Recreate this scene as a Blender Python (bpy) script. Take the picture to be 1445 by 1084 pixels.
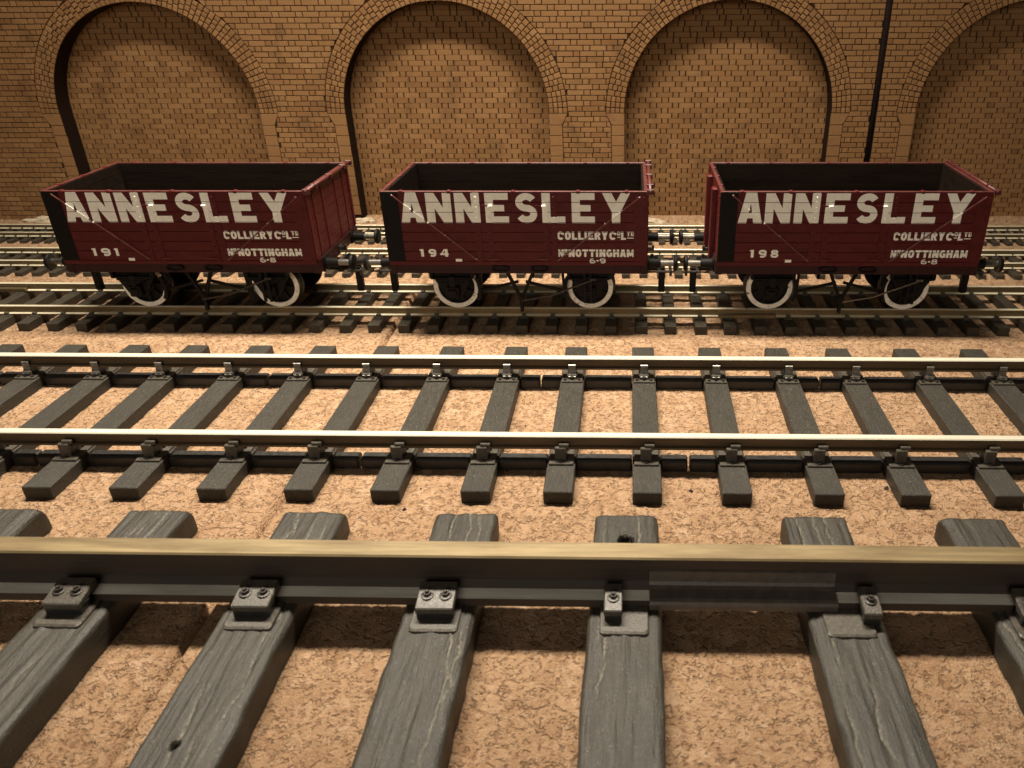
import bpy, bmesh, math, random
import numpy as np
from mathutils import Vector, Matrix, noise
from mathutils.geometry import tessellate_polygon

# ----------------------------------------------------------------------------
# A model railway diorama at its real size: every number below is in millimetres,
# S turns millimetres into metres.  z = 0 is the rail top of the wagons' track.
# ----------------------------------------------------------------------------
S = 0.001
GZ = -5.0            # top of the cork
random.seed(7); rng = np.random.default_rng(7)
for o in list(bpy.data.objects): bpy.data.objects.remove(o)
scene = bpy.context.scene
COL = scene.collection

# ---------------------------------------------------------------- camera
cam_d = bpy.data.cameras.new('Camera'); cam = bpy.data.objects.new('Camera', cam_d); COL.objects.link(cam)
cam_d.sensor_fit = 'HORIZONTAL'; cam_d.sensor_width = 36.0
cam_d.lens = 1079.9/1445*36
cam_d.shift_x = -(865.54-722.5)/1445; cam_d.shift_y = -(542-500)/1445
cam_d.clip_start = 0.002; cam_d.clip_end = 50
cam_d.dof.use_dof = True; cam_d.dof.focus_distance = 185*S; cam_d.dof.aperture_fstop = 60
PI_, YA, RO = 0.4674, -0.0232, -0.0051
fw = Vector((math.sin(YA)*math.cos(PI_), math.cos(YA)*math.cos(PI_), -math.sin(PI_)))
rt = Vector((math.cos(YA), -math.sin(YA), 0)); up = rt.cross(fw)
r2 = math.cos(RO)*rt+math.sin(RO)*up; u2 = -math.sin(RO)*rt+math.cos(RO)*up
CAMP = Vector((61.907, -190.971, 85.272))
cam.matrix_world = Matrix(((r2.x, u2.x, -fw.x, CAMP.x*S), (r2.y, u2.y, -fw.y, CAMP.y*S), (r2.z, u2.z, -fw.z, CAMP.z*S), (0, 0, 0, 1)))
scene.camera = cam

# ---------------------------------------------------------------- light (indoors: strip lamp plus an added front fill)
world = bpy.data.worlds.new('World'); scene.world = world; world.use_nodes = True
bg = world.node_tree.nodes['Background']; bg.inputs[0].default_value = (1.0, 0.84, 0.66, 1); bg.inputs[1].default_value = 0.016
def area_lamp(name, loc, target, sx, sy, watts, col, spread=math.pi):
    l = bpy.data.lights.new(name, 'AREA'); l.shape = 'RECTANGLE'; l.size = sx*S; l.size_y = sy*S
    l.energy = watts; l.color = col; l.spread = spread
    o = bpy.data.objects.new(name, l); COL.objects.link(o); o.location = Vector(loc)*S
    d = (Vector(target)-Vector(loc)).normalized()
    z = -d; x = Vector((1, 0, 0)); x = (x-z*x.dot(z)).normalized(); y = z.cross(x)
    o.matrix_world = Matrix(((x.x, y.x, z.x, loc[0]*S), (x.y, y.y, z.y, loc[1]*S), (x.z, y.z, z.z, loc[2]*S), (0, 0, 0, 1)))
    return o
area_lamp('shelf_strip_lamp', (5, 9, 262), (5, -20, 0), 240, 22, 1.06, (1.0, 0.89, 0.73), math.radians(110))
area_lamp('front_fill', (-60, -900, 330), (30, 0, 15), 520, 380, 2.35, (1.0, 0.91, 0.78))  # added fill from behind the camera, brightens wagon sides and lettering
scene.view_settings.view_transform = 'Standard'; scene.view_settings.look = 'None'
scene.view_settings.gamma = 1.0; scene.view_settings.use_curve_mapping = False
scene.view_settings.exposure = 0.0

# ---------------------------------------------------------------- materials
def new_mat(name):
    m = bpy.data.materials.new(name); m.use_nodes = True
    nt = m.node_tree; b = nt.nodes['Principled BSDF']
    return m, nt, b
class N:
    def __init__(s, nt): s.nt = nt
    def __call__(s, t, **kw):
        n = s.nt.nodes.new(t)
        for k, v in kw.items():
            if k in n.inputs.keys(): n.inputs[k].default_value = v
            else: setattr(n, k, v)
        return n
    def l(s, a, b): s.nt.links.new(a, b)
def coords(n, sc=1.0, stretch=(1, 1, 1), rnd=True):
    """object coordinates in millimetres; each object gets its own offset"""
    tc = n('ShaderNodeTexCoord')
    m = n('ShaderNodeVectorMath', operation='MULTIPLY'); n.l(tc.outputs['Object'], m.inputs[0])
    m.inputs[1].default_value = (sc*stretch[0]/S, sc*stretch[1]/S, sc*stretch[2]/S)
    if not rnd: return m.outputs[0]
    oi = n('ShaderNodeObjectInfo')
    mm = n('ShaderNodeMath', operation='MULTIPLY'); n.l(oi.outputs['Random'], mm.inputs[0]); mm.inputs[1].default_value = 137.0
    a = n('ShaderNodeVectorMath', operation='ADD'); n.l(m.outputs[0], a.inputs[0]); n.l(mm.outputs[0], a.inputs[1])
    return a.outputs[0]
def ramp(n, src, stops):
    r = n('ShaderNodeValToRGB'); e = r.color_ramp.elements
    while len(e) < len(stops): e.new(0.5)
    for i, (p, c) in enumerate(stops):
        e[i].position = p; e[i].color = (c[0], c[1], c[2], 1) if hasattr(c, '__len__') else (c, c, c, 1)
    n.l(src, r.inputs[0]); return r.outputs[0]
def mixc(n, fac, a, b, mode='MIX'):
    x = n('ShaderNodeMix', data_type='RGBA', blend_type=mode)
    for s_, v in ((0, fac), (6, a), (7, b)):
        if isinstance(v, (int, float)): x.inputs[s_].default_value = v
        elif isinstance(v, tuple): x.inputs[s_].default_value = (v[0], v[1], v[2], 1)
        else: n.l(v, x.inputs[s_])
    return x.outputs[2]
def bump(n, b, h, dist, strength=1.0, prev=None):
    bp = n('ShaderNodeBump'); bp.inputs['Distance'].default_value = dist*S; bp.inputs['Strength'].default_value = strength
    n.l(h, bp.inputs['Height'])
    if prev is not None: n.l(prev, bp.inputs['Normal'])
    n.l(bp.outputs[0], b.inputs['Normal']); return bp.outputs[0]

def simple(name, col, rough=0.5, metal=0.0, var=0.25, sc=0.8, bdist=0.02, bsc=6.0, spec=0.5, dust=None, stretch=(1, 1, 1)):
    m, nt, b = new_mat(name); n = N(nt)
    v = coords(n, sc, stretch)
    nz = n('ShaderNodeTexNoise', Scale=1.0, Detail=6.0, Roughness=0.65); n.l(v, nz.inputs['Vector'])
    d = tuple(c*(1-var) for c in col); h = tuple(min(1, c*(1+var)) for c in col)
    c = ramp(n, nz.outputs[0], [(0.3, d), (0.5, col), (0.72, h)])
    if dust:
        v2 = coords(n, dust[1]); n2 = n('ShaderNodeTexNoise', Scale=1.0, Detail=3.0, Roughness=0.7); n.l(v2, n2.inputs['Vector'])
        f = ramp(n, n2.outputs[0], [(dust[2], 0), (dust[2]+0.09, dust[3])])
        c = mixc(n, f, c, dust[0])
    n.l(c, b.inputs['Base Color']); b.inputs['Metallic'].default_value = metal
    b.inputs['Specular IOR Level'].default_value = spec
    rr = ramp(n, nz.outputs[0], [(0.25, max(0.04, rough-0.1)), (0.75, min(1, rough+0.12))]); n.l(rr, b.inputs['Roughness'])
    vb = coords(n, bsc, stretch); nb = n('ShaderNodeTexNoise', Scale=1.0, Detail=4.0); n.l(vb, nb.inputs['Vector'])
    bump(n, b, nb.outputs[0], bdist)
    return m

def cork_mat():
    m, nt, b = new_mat('cork'); n = N(nt)
    v0 = coords(n, 1.0, rnd=False)
    wn = n('ShaderNodeTexNoise', Scale=0.9, Detail=4.0); n.l(v0, wn.inputs['Vector'])
    w = n('ShaderNodeVectorMath', operation='MULTIPLY_ADD'); n.l(wn.outputs['Color'], w.inputs[0]); w.inputs[1].default_value = (1.7, 1.7, 0.0); n.l(v0, w.inputs[2])
    v1 = n('ShaderNodeTexVoronoi', Scale=0.36, feature='F1'); n.l(w.outputs[0], v1.inputs['Vector'])
    e1 = n('ShaderNodeTexVoronoi', Scale=0.36, feature='DISTANCE_TO_EDGE'); n.l(w.outputs[0], e1.inputs['Vector'])
    v2 = n('ShaderNodeTexVoronoi', Scale=1.25, feature='F1'); n.l(w.outputs[0], v2.inputs['Vector'])
    e2 = n('ShaderNodeTexVoronoi', Scale=1.25, feature='DISTANCE_TO_EDGE'); n.l(w.outputs[0], e2.inputs['Vector'])
    sep = n('ShaderNodeSeparateColor'); n.l(v1.outputs['Color'], sep.inputs[0])
    sep2 = n('ShaderNodeSeparateColor'); n.l(v2.outputs['Color'], sep2.inputs[0])
    c1 = ramp(n, sep.outputs[0], [(0.0, (0.37, 0.217, 0.120)), (0.3, (0.455, 0.282, 0.160)), (0.75, (0.505, 0.320, 0.190)), (1.0, (0.57, 0.380, 0.238))])
    c2 = ramp(n, sep2.outputs[1], [(0.0, (0.32, 0.18, 0.096)), (0.2, (0.45, 0.278, 0.158)), (0.8, (0.51, 0.327, 0.195)), (1.0, (0.65, 0.46, 0.31))])
    c = mixc(n, 0.45, c1, c2)
    big = n('ShaderNodeTexNoise', Scale=0.045, Detail=5.0, Roughness=0.6); n.l(v0, big.inputs['Vector'])
    c = mixc(n, ramp(n, big.outputs[0], [(0.38, 0.0), (0.68, 0.38)]), c, (0.35, 0.205, 0.112))
    # short broken joints between crumbs, and sparse dark pores
    mk = n('ShaderNodeTexNoise', Scale=0.55, Detail=3.0, Roughness=0.6); n.l(v0, mk.inputs['Vector'])
    g1 = ramp(n, e1.outputs['Distance'], [(0.0, 0.75), (0.12, 0.0)])
    g2 = ramp(n, e2.outputs['Distance'], [(0.0, 0.7), (0.20, 0.0)])
    m1 = ramp(n, mk.outputs[0], [(0.50, 0.0), (0.60, 1.0)])
    m2 = ramp(n, mk.outputs[0], [(0.38, 1.0), (0.46, 0.0)])
    k1 = n('ShaderNodeMath', operation='MULTIPLY'); n.l(g1, k1.inputs[0]); n.l(m1, k1.inputs[1])
    k2 = n('ShaderNodeMath', operation='MULTIPLY'); n.l(g2, k2.inputs[0]); n.l(m2, k2.inputs[1])
    vf = n('ShaderNodeVectorMath', operation='MULTIPLY'); n.l(v0, vf.inputs[0]); vf.inputs[1].default_value = (0.75, 1.35, 1.0)
    fl = n('ShaderNodeTexNoise', Scale=1.45, Detail=5.0, Roughness=0.66, Distortion=0.5); n.l(vf.outputs[0], fl.inputs['Vector'])
    fm = ramp(n, big.outputs[0], [(0.40, 0.5), (0.60, 1.0)]); flr = ramp(n, fl.outputs[0], [(0.33, 1.0), (0.40, 0.0)])
    fq = n('ShaderNodeMath', operation='MULTIPLY'); n.l(fm, fq.inputs[0]); n.l(flr, fq.inputs[1]); flk = fq.outputs[0]
    kk = n('ShaderNodeMath', operation='MAXIMUM'); n.l(k1.outputs[0], kk.inputs[0]); n.l(k2.outputs[0], kk.inputs[1])
    kf = n('ShaderNodeMath', operation='MAXIMUM'); n.l(kk.outputs[0], kf.inputs[0]); n.l(flk, kf.inputs[1]); kk = kf
    ks = n('ShaderNodeMath', operation='MULTIPLY'); n.l(kk.outputs[0], ks.inputs[0]); ks.inputs[1].default_value = 0.78
    c = mixc(n, ks.outputs[0], c, (0.165, 0.080, 0.036))
    c = mixc(n, ramp(n, fl.outputs[0], [(0.66, 0.0), (0.74, 0.45)]), c, (0.68, 0.50, 0.33))
    f2 = n('ShaderNodeTexNoise', Scale=3.1, Detail=4.0, Roughness=0.6); n.l(v0, f2.inputs['Vector'])
    c = mixc(n, ramp(n, f2.outputs[0], [(0.61, 0.0), (0.69, 0.5)]), c, (0.72, 0.53, 0.35))
    c = mixc(n, ramp(n, f2.outputs[0], [(0.32, 0.6), (0.39, 0.0)]), c, (0.20, 0.10, 0.048))
    sp = n('ShaderNodeTexVoronoi', Scale=0.33, feature='F1'); n.l(w.outputs[0], sp.inputs['Vector'])
    spf = ramp(n, sp.outputs['Distance'], [(0.06, 1.0), (0.13, 0.0)])
    sps = n('ShaderNodeSeparateColor'); n.l(sp.outputs['Color'], sps.inputs[0])
    spm = ramp(n, sps.outputs[2], [(0.70, 0.0), (0.74, 0.8)])
    s3 = n('ShaderNodeMath', operation='MULTIPLY'); n.l(spf, s3.inputs[0]); n.l(spm, s3.inputs[1])
    c = mixc(n, s3.outputs[0], c, (0.11, 0.055, 0.03))
    n.l(c, b.inputs['Base Color']); b.inputs['Roughness'].default_value = 0.82; b.inputs['Specular IOR Level'].default_value = 0.25
    fn = n('ShaderNodeTexNoise', Scale=2.6, Detail=6.0, Roughness=0.7); n.l(v0, fn.inputs['Vector'])
    hh = n('ShaderNodeMath', operation='MULTIPLY_ADD'); n.l(kk.outputs[0], hh.inputs[0]); hh.inputs[1].default_value = -0.9; n.l(fn.outputs[0], hh.inputs[2])
    bump(n, b, hh.outputs[0], 0.6)
    return m

def brick_mat(name, cols, burnt):
    m, nt, b = new_mat(name); n = N(nt)
    v0 = coords(n, 1.0, rnd=False)
    gi = n('ShaderNodeNewGeometry')
    rp = gi.outputs['Random Per Island']
    c = ramp(n, rp, [(0.0, cols[0]), (0.5, cols[1]), (1.0, cols[2])])
    nz = n('ShaderNodeTexNoise', Scale=0.06, Detail=5.0, Roughness=0.6); n.l(v0, nz.inputs['Vector'])
    c = mixc(n, ramp(n, nz.outputs[0], [(0.40, 0.0), (0.68, 0.5)]), c, cols[0])
    fz = n('ShaderNodeTexNoise', Scale=3.2, Detail=6.0, Roughness=0.75); n.l(v0, fz.inputs['Vector'])
    c = mixc(n, 0.55, c, ramp(n, fz.outputs[0], [(0.3, (0.32, 0.32, 0.32)), (0.55, (0.52, 0.52, 0.52)), (0.8, (0.72, 0.70, 0.66))]), 'OVERLAY')
    st = n('ShaderNodeTexNoise', Scale=0.11, Detail=3.0); n.l(v0, st.inputs['Vector'])
    c = mixc(n, ramp(n, st.outputs[0], [(0.56, 0.0), (0.72, 0.5)]), c, burnt)
    n.l(c, b.inputs['Base Color']); b.inputs['Roughness'].default_value = 0.85; b.inputs['Specular IOR Level'].default_value = 0.2
    bump(n, b, fz.outputs[0], 0.13)
    return m

def sleeper_mat(name, base, gs=3.0, rough=0.47, dust=0.45, dustsc=2.4, crack=False, warm=0.3):
    m, nt, b = new_mat(name); n = N(nt)
    v = coords(n, gs, (1.0, 0.10, 1.0))
    wood = n('ShaderNodeTexNoise', Scale=1.0, Detail=7.0, Roughness=0.65); n.l(v, wood.inputs['Vector'])
    c = ramp(n, wood.outputs[0], [(0.25, tuple(x*0.7 for x in base)), (0.5, base), (0.78, tuple(x*1.35 for x in base))])
    lg = n('ShaderNodeTexNoise', Scale=0.16, Detail=5.0, Roughness=0.65); n.l(coords(n, 1.0), lg.inputs['Vector'])
    c = mixc(n, ramp(n, lg.outputs[0], [(0.45, 0.0), (0.72, warm)]), c, tuple(x*1.9 for x in base))
    if crack:
        at = n('ShaderNodeAttribute', attribute_name='crack')
        fz = n('ShaderNodeTexNoise', Scale=2.2, Detail=4.0); n.l(coords(n, 1.0), fz.inputs['Vector'])
        mm = n('ShaderNodeMath', operation='MULTIPLY'); n.l(at.outputs['Fac'], mm.inputs[0]); n.l(ramp(n, fz.outputs[0], [(0.35, 0.05), (0.60, 0.75)]), mm.inputs[1])
        c = mixc(n, mm.outputs[0], c, (0.30, 0.27, 0.21))
    vd = coords(n, dustsc); du = n('ShaderNodeTexNoise', Scale=1.0, Detail=3.0, Roughness=0.75); n.l(vd, du.inputs['Vector'])
    c = mixc(n, ramp(n, du.outputs[0], [(0.625, 0.0), (0.70, dust)]), c, (0.33, 0.27, 0.20))
    n.l(c, b.inputs['Base Color']); b.inputs['Specular IOR Level'].default_value = 0.42
    n.l(ramp(n, wood.outputs[0], [(0.3, rough-0.08), (0.7, rough+0.14)]), b.inputs['Roughness'])
    p = bump(n, b, wood.outputs[0], 0.22)
    gr = n('ShaderNodeTexNoise', Scale=2.2*gs, Detail=3.0); n.l(coords(n, 1.0), gr.inputs['Vector'])
    bump(n, b, gr.outputs[0], 0.07, 1.0, p)
    return m

def rail_mat(name, col, rough, metal, streak=0.3, dark=(0.10, 0.07, 0.035), darkamt=0.3, sc=0.8):
    m, nt, b = new_mat(name); n = N(nt)
    v = coords(n, sc, (0.06, 2.2, 2.2))
    nz = n('ShaderNodeTexNoise', Scale=1.0, Detail=6.0, Roughness=0.7); n.l(v, nz.inputs['Vector'])
    c = ramp(n, nz.outputs[0], [(0.28, tuple(x*(1-streak) for x in col)), (0.55, col), (0.75, tuple(min(1, x*(1+streak*0.6)) for x in col))])
    v2 = coords(n, 0.10, (0.5, 3, 3)); n2 = n('ShaderNodeTexNoise', Scale=1.0, Detail=5.0, Roughness=0.65); n.l(v2, n2.inputs['Vector'])
    c = mixc(n, ramp(n, n2.outputs[0], [(0.42, 0.0), (0.68, darkamt)]), c, dark)
    n.l(c, b.inputs['Base Color']); b.inputs['Metallic'].default_value = metal
    n.l(ramp(n, nz.outputs[0], [(0.25, rough-0.06), (0.8, rough+0.14)]), b.inputs['Roughness'])
    bump(n, b, nz.outputs[0], 0.012)
    return m

MAT = {}
MAT['cork'] = cork_mat()
MAT['brick'] = brick_mat('brick_card', [(0.200, 0.100, 0.039), (0.240, 0.126, 0.051), (0.280, 0.152, 0.064)], (0.10, 0.052, 0.022))
MAT['mortar'] = simple('burnt_joint', (0.034, 0.016, 0.007), 0.9, var=0.5, sc=1.5, spec=0.1)
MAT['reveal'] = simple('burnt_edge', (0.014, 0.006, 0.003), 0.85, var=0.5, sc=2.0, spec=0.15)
MAT['springer'] = brick_mat('springer_card', [(0.215, 0.110, 0.044), (0.245, 0.130, 0.054), (0.268, 0.145, 0.061)], (0.12, 0.062, 0.028))
MAT['gap'] = simple('dark_gap', (0.014, 0.008, 0.007), 0.9, var=0.4, spec=0.1)
MAT['plaster'] = simple('plaster', (0.46, 0.38, 0.27), 0.85, var=0.4, sc=1.2, bdist=0.1, bsc=2.0)
MAT['sleeper_g'] = sleeper_mat('sleeper_large', (0.036, 0.0320, 0.0250), gs=1.7, dust=0.30, dustsc=2.0, crack=True)
MAT['sleeper_o'] = sleeper_mat('sleeper_middle', (0.031, 0.0275, 0.021), gs=4.0, dust=0.75, dustsc=3.2)
MAT['sleeper_s'] = sleeper_mat('sleeper_small', (0.036, 0.029, 0.019), gs=5.0, dust=0.45, dustsc=2.5)
MAT['chair'] = simple('chair_plastic', (0.060, 0.051, 0.039), 0.42, var=0.35, sc=1.6, bdist=0.05, bsc=4.0, dust=((0.32, 0.26, 0.19), 3.0, 0.62, 0.5))
MAT['web'] = simple('web_plastic', (0.014, 0.013, 0.012), 0.40, var=0.4, sc=1.0, bdist=0.04, dust=((0.22, 0.18, 0.13), 2.6, 0.66, 0.4))
MAT['clip_metal'] = simple('clip_metal', (0.20, 0.19, 0.17), 0.38, metal=0.6, var=0.35, sc=0.9, bdist=0.01, bsc=3.0)
MAT['bolt'] = simple('bolt_metal', (0.034, 0.029, 0.025), 0.36, metal=0.3, var=0.5, sc=2.5)
MAT['rail_top_g'] = rail_mat('rail_head_brass', (0.255, 0.192, 0.098), 0.45, 0.35, 0.42, (0.12, 0.078, 0.033), 0.7)
MAT['rail_side_g'] = rail_mat('rail_side_dark', (0.030, 0.019, 0.012), 0.6, 0.0, 0.4, (0.05, 0.037, 0.026), 0.4)
MAT['rail_foot_g'] = rail_mat('rail_foot_lit', (0.62, 0.58, 0.50), 0.45, 0.0, 0.25, (0.16, 0.14, 0.11), 0.4)  # pale because the light caught along the foot is put into its colour
MAT['rail_top_o'] = rail_mat('rail_head_nickel', (0.70, 0.665, 0.54), 0.38, 0.25, 0.12, (0.50, 0.45, 0.32), 0.3)
MAT['rail_side_o'] = rail_mat('rail_side_brown', (0.085, 0.056, 0.028), 0.45, 0.25, 0.35, (0.035, 0.024, 0.013), 0.5)
MAT['rail_top_s'] = rail_mat('rail_head_small', (0.86, 0.78, 0.58), 0.36, 0.35, 0.2, (0.40, 0.31, 0.17), 0.3)
MAT['rail_side_s'] = rail_mat('rail_side_gold', (0.17, 0.125, 0.062), 0.40, 0.5, 0.35, (0.08, 0.055, 0.025), 0.4)
MAT['maroon'] = simple('maroon_paint', (0.088, 0.0098, 0.0100), 0.44, spec=0.25, var=0.22, sc=0.5, bdist=0.018, bsc=7.0, dust=((0.17, 0.045, 0.035), 4.0, 0.71, 0.35))
MAT['black'] = simple('black_paint', (0.0055, 0.0042, 0.0038), 0.5, spec=0.16, var=0.4, sc=0.8, bdist=0.02, dust=((0.10, 0.08, 0.065), 4.0, 0.70, 0.35))
MAT['white'] = simple('cream_lettering', (0.90, 0.875, 0.77), 0.5, var=0.08, sc=0.9, bdist=0.02, bsc=6.0, dust=((0.42, 0.33, 0.25), 2.2, 0.67, 0.55))
MAT['inside'] = simple('wagon_inside', (0.0125, 0.0070, 0.0042), 0.8, spec=0.1, var=0.45, sc=0.5, bdist=0.05, stretch=(0.15, 1, 1))
MAT['steel'] = simple('bright_steel', (0.20, 0.185, 0.16), 0.30, metal=0.85, var=0.12, sc=0.3, bdist=0.001, bsc=0.5)
MAT['dark_steel'] = simple('dark_steel', (0.045, 0.040, 0.036), 0.33, metal=0.5, var=0.4, sc=1.0)
MAT['tyre_white'] = simple('tyre_white', (0.74, 0.70, 0.61), 0.55, var=0.22, sc=0.9, dust=((0.05, 0.03, 0.02), 0.55, 0.60, 0.9))
MAT['solebar'] = simple('shaded_maroon', (0.030, 0.0060, 0.0058), 0.5, spec=0.25, var=0.3)  # maroon with the shade below the body mixed into the colour
MAT['rod'] = simple('highlit_maroon', (0.15, 0.052, 0.042), 0.30, var=0.3, sc=0.7)  # maroon lightened so the colour carries the rods' highlight
MAT['joiner'] = simple('joiner_plastic', (0.075, 0.062, 0.05), 0.42, var=0.25, sc=0.6, bdist=0.05, bsc=3.0)
MAT['cap'] = simple('capping_paint', (0.085, 0.020, 0.017), 0.42, spec=0.4, var=0.35, sc=0.6, dust=((0.30, 0.15, 0.11), 0.9, 0.63, 0.5))  # pinkish patches paint the edge highlight into the capping
MAT['coal'] = simple('dark_crumb', (0.03, 0.025, 0.022), 0.6, var=0.6)

# ---------------------------------------------------------------- mesh helpers
class MB:
    def __init__(s): s.v = []; s.f = []; s.m = []
    def add(s, vs, fs, mi=0):
        o = len(s.v); s.v += [tuple(p) for p in vs]; s.f += [tuple(i+o for i in f) for f in fs]
        s.m += list(mi) if isinstance(mi, (list, tuple)) else [mi]*len(fs); return s
    def box(s, x0, x1, y0, y1, z0, z1, mi=0):
        vs = [(x, y, z) for x in (x0, x1) for y in (y0, y1) for z in (z0, z1)]
        return s.add(vs, [(0, 1, 3, 2), (4, 6, 7, 5), (0, 4, 5, 1), (2, 3, 7, 6), (0, 2, 6, 4), (1, 5, 7, 3)], mi)
    def cbox(s, x0, x1, y0, y1, z0, z1, c=0.1, mi=0, skew=None):
        c = min(c, (x1-x0)*.45, (y1-y0)*.45, (z1-z0)*.45)
        vs = []; idx = {}
        X = (x0, x1); Y = (y0, y1); Z = (z0, z1)
        for i in (0, 1):
            for j in (0, 1):
                for k in (0, 1):
                    sx, sy, sz = (1 if i == 0 else -1), (1 if j == 0 else -1), (1 if k == 0 else -1)
                    idx[i, j, k, 0] = len(vs); vs.append((X[i], Y[j]+sy*c, Z[k]+sz*c))
                    idx[i, j, k, 1] = len(vs); vs.append((X[i]+sx*c, Y[j], Z[k]+sz*c))
                    idx[i, j, k, 2] = len(vs); vs.append((X[i]+sx*c, Y[j]+sy*c, Z[k]))
        fs = []
        I = lambda i, j, k, a: idx[i, j, k, a]
        for i in (0, 1): fs.append([I(i, 0, 0, 0), I(i, 1, 0, 0), I(i, 1, 1, 0), I(i, 0, 1, 0)])
        for j in (0, 1): fs.append([I(0, j, 0, 1), I(1, j, 0, 1), I(1, j, 1, 1), I(0, j, 1, 1)])
        for k in (0, 1): fs.append([I(0, 0, k, 2), I(1, 0, k, 2), I(1, 1, k, 2), I(0, 1, k, 2)])
        for j in (0, 1):
            for k in (0, 1): fs.append([I(0, j, k, 1), I(1, j, k, 1), I(1, j, k, 2), I(0, j, k, 2)])
        for i in (0, 1):
            for k in (0, 1): fs.append([I(i, 0, k, 0), I(i, 1, k, 0), I(i, 1, k, 2), I(i, 0, k, 2)])
        for i in (0, 1):
            for j in (0, 1): fs.append([I(i, j, 0, 0), I(i, j, 1, 0), I(i, j, 1, 1), I(i, j, 0, 1)])
        for i in (0, 1):
            for j in (0, 1):
                for k in (0, 1): fs.append([I(i, j, k, 0), I(i, j, k, 1), I(i, j, k, 2)])
        ctr = Vector(((x0+x1)/2, (y0+y1)/2, (z0+z1)/2)); out = []
        for f in fs:
            a, b_, c_ = (Vector(vs[q]) for q in f[:3]); nn = (b_-a).cross(c_-a); mid = sum((Vector(vs[q]) for q in f), Vector())/len(f)
            out.append(tuple(f) if nn.dot(mid-ctr) > 0 else tuple(reversed(f)))
        if skew: vs = [skew(*p) for p in vs]
        return s.add(vs, out, mi)
    def cyl(s, c, axis, r, length, seg=16, mi=0, r2=None, cap=True):
        r2 = r if r2 is None else r2
        a = 'xyz'.index(axis); b_, c_ = (a+1) % 3, (a+2) % 3
        vs = []
        for t, rr in ((0, r), (1, r2)):
            for k in range(seg):
                an = 2*math.pi*k/seg; p = [0, 0, 0]
                p[a] = c[a]+length*t; p[b_] = c[b_]+rr*math.cos(an); p[c_] = c[c_]+rr*math.sin(an); vs.append(p)
        fs = [(k, (k+1) % seg, seg+(k+1) % seg, seg+k) for k in range(seg)]
        if cap: fs += [tuple(range(seg))[::-1], tuple(range(seg, 2*seg))]
        return s.add(vs, fs, mi)
    def lathe(s, c, axis, prof, seg=24, mi=0):
        """prof: list of (distance along axis, radius, mat)"""
        a = 'xyz'.index(axis); b_, c_ = (a+1) % 3, (a+2) % 3
        vs = []
        for t, rr, *_ in prof:
            for k in range(seg):
                an = 2*math.pi*k/seg; p = [0, 0, 0]
                p[a] = c[a]+t; p[b_] = c[b_]+rr*math.cos(an); p[c_] = c[c_]+rr*math.sin(an); vs.append(p)
        fs = []; ms = []
        for i in range(len(prof)-1):
            for k in range(seg):
                fs.append((i*seg+k, i*seg+(k+1) % seg, (i+1)*seg+(k+1) % seg, (i+1)*seg+k)); ms.append(prof[i][2] if len(prof[i]) > 2 else mi)
        return s.add(vs, fs, ms)
    def bar(s, p, q, w, h, mi=0, up=(0, -1, 0)):
        p, q = Vector(p), Vector(q); d = (q-p).normalized(); u = Vector(up); sd = d.cross(u).normalized(); u = sd.cross(d).normalized()
        vs = [c+sd*a*w/2+u*b_*h/2 for c in (p, q) for a, b_ in ((-1, -1), (1, -1), (1, 1), (-1, 1))]
        return s.add(vs, [(0, 1, 2, 3), (7, 6, 5, 4), (0, 4, 5, 1), (1, 5, 6, 2), (2, 6, 7, 3), (3, 7, 4, 0)], mi)
    def extrude_x(s, prof, x0, x1, mats, caps=True):
        """prof: closed (y,z) loop; mats: per-edge material"""
        n_ = len(prof); vs = [(x0, y, z) for y, z in prof]+[(x1, y, z) for y, z in prof]
        fs = [(i, (i+1) % n_, n_+(i+1) % n_, n_+i) for i in range(n_)]; ms = list(mats)
        if caps: fs += [tuple(range(n_))[::-1], tuple(range(n_, 2*n_))]; ms += [mats[0], mats[0]]
        return s.add(vs, fs, ms)
    def mesh(s, name, mats, smooth=False):
        me = bpy.data.meshes.new(name)
        me.from_pydata([(x*S, y*S, z*S) for x, y, z in s.v], [], s.f)
        for m in mats: me.materials.append(MAT[m])
        if len(mats) > 1: me.polygons.foreach_set('material_index', s.m)
        if smooth: me.polygons.foreach_set('use_smooth', [True]*len(me.polygons))
        bm = bmesh.new(); bm.from_mesh(me); bmesh.ops.recalc_face_normals(bm, faces=bm.faces); bm.to_mesh(me); bm.free()
        me.update(); return me
def obj(name, me, parent=None, loc=(0, 0, 0), rot=None):
    o = bpy.data.objects.new(name, me); COL.objects.link(o)
    if parent is not None: o.parent = parent
    o.location = Vector(loc)*S
    if rot is not None: o.rotation_euler = rot
    return o
def thing(name, label, cat, loc=(0, 0, 0), group=None):
    o = bpy.data.objects.new(name, None); COL.objects.link(o); o.location = Vector(loc)*S; o.empty_display_size = 5*S
    o['label'] = label; o['category'] = cat
    if group: o['group'] = group
    return o
def tag(o, label=None, cat=None, group=None, kind=None):
    if label: o['label'] = label
    if cat: o['category'] = cat
    if group: o['group'] = group
    if kind: o['kind'] = kind
    return o
def copy_tree(o, parent=None):
    c = o.copy(); COL.objects.link(c); c.parent = parent
    for ch in list(o.children): copy_tree(ch, c)
    return c

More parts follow.
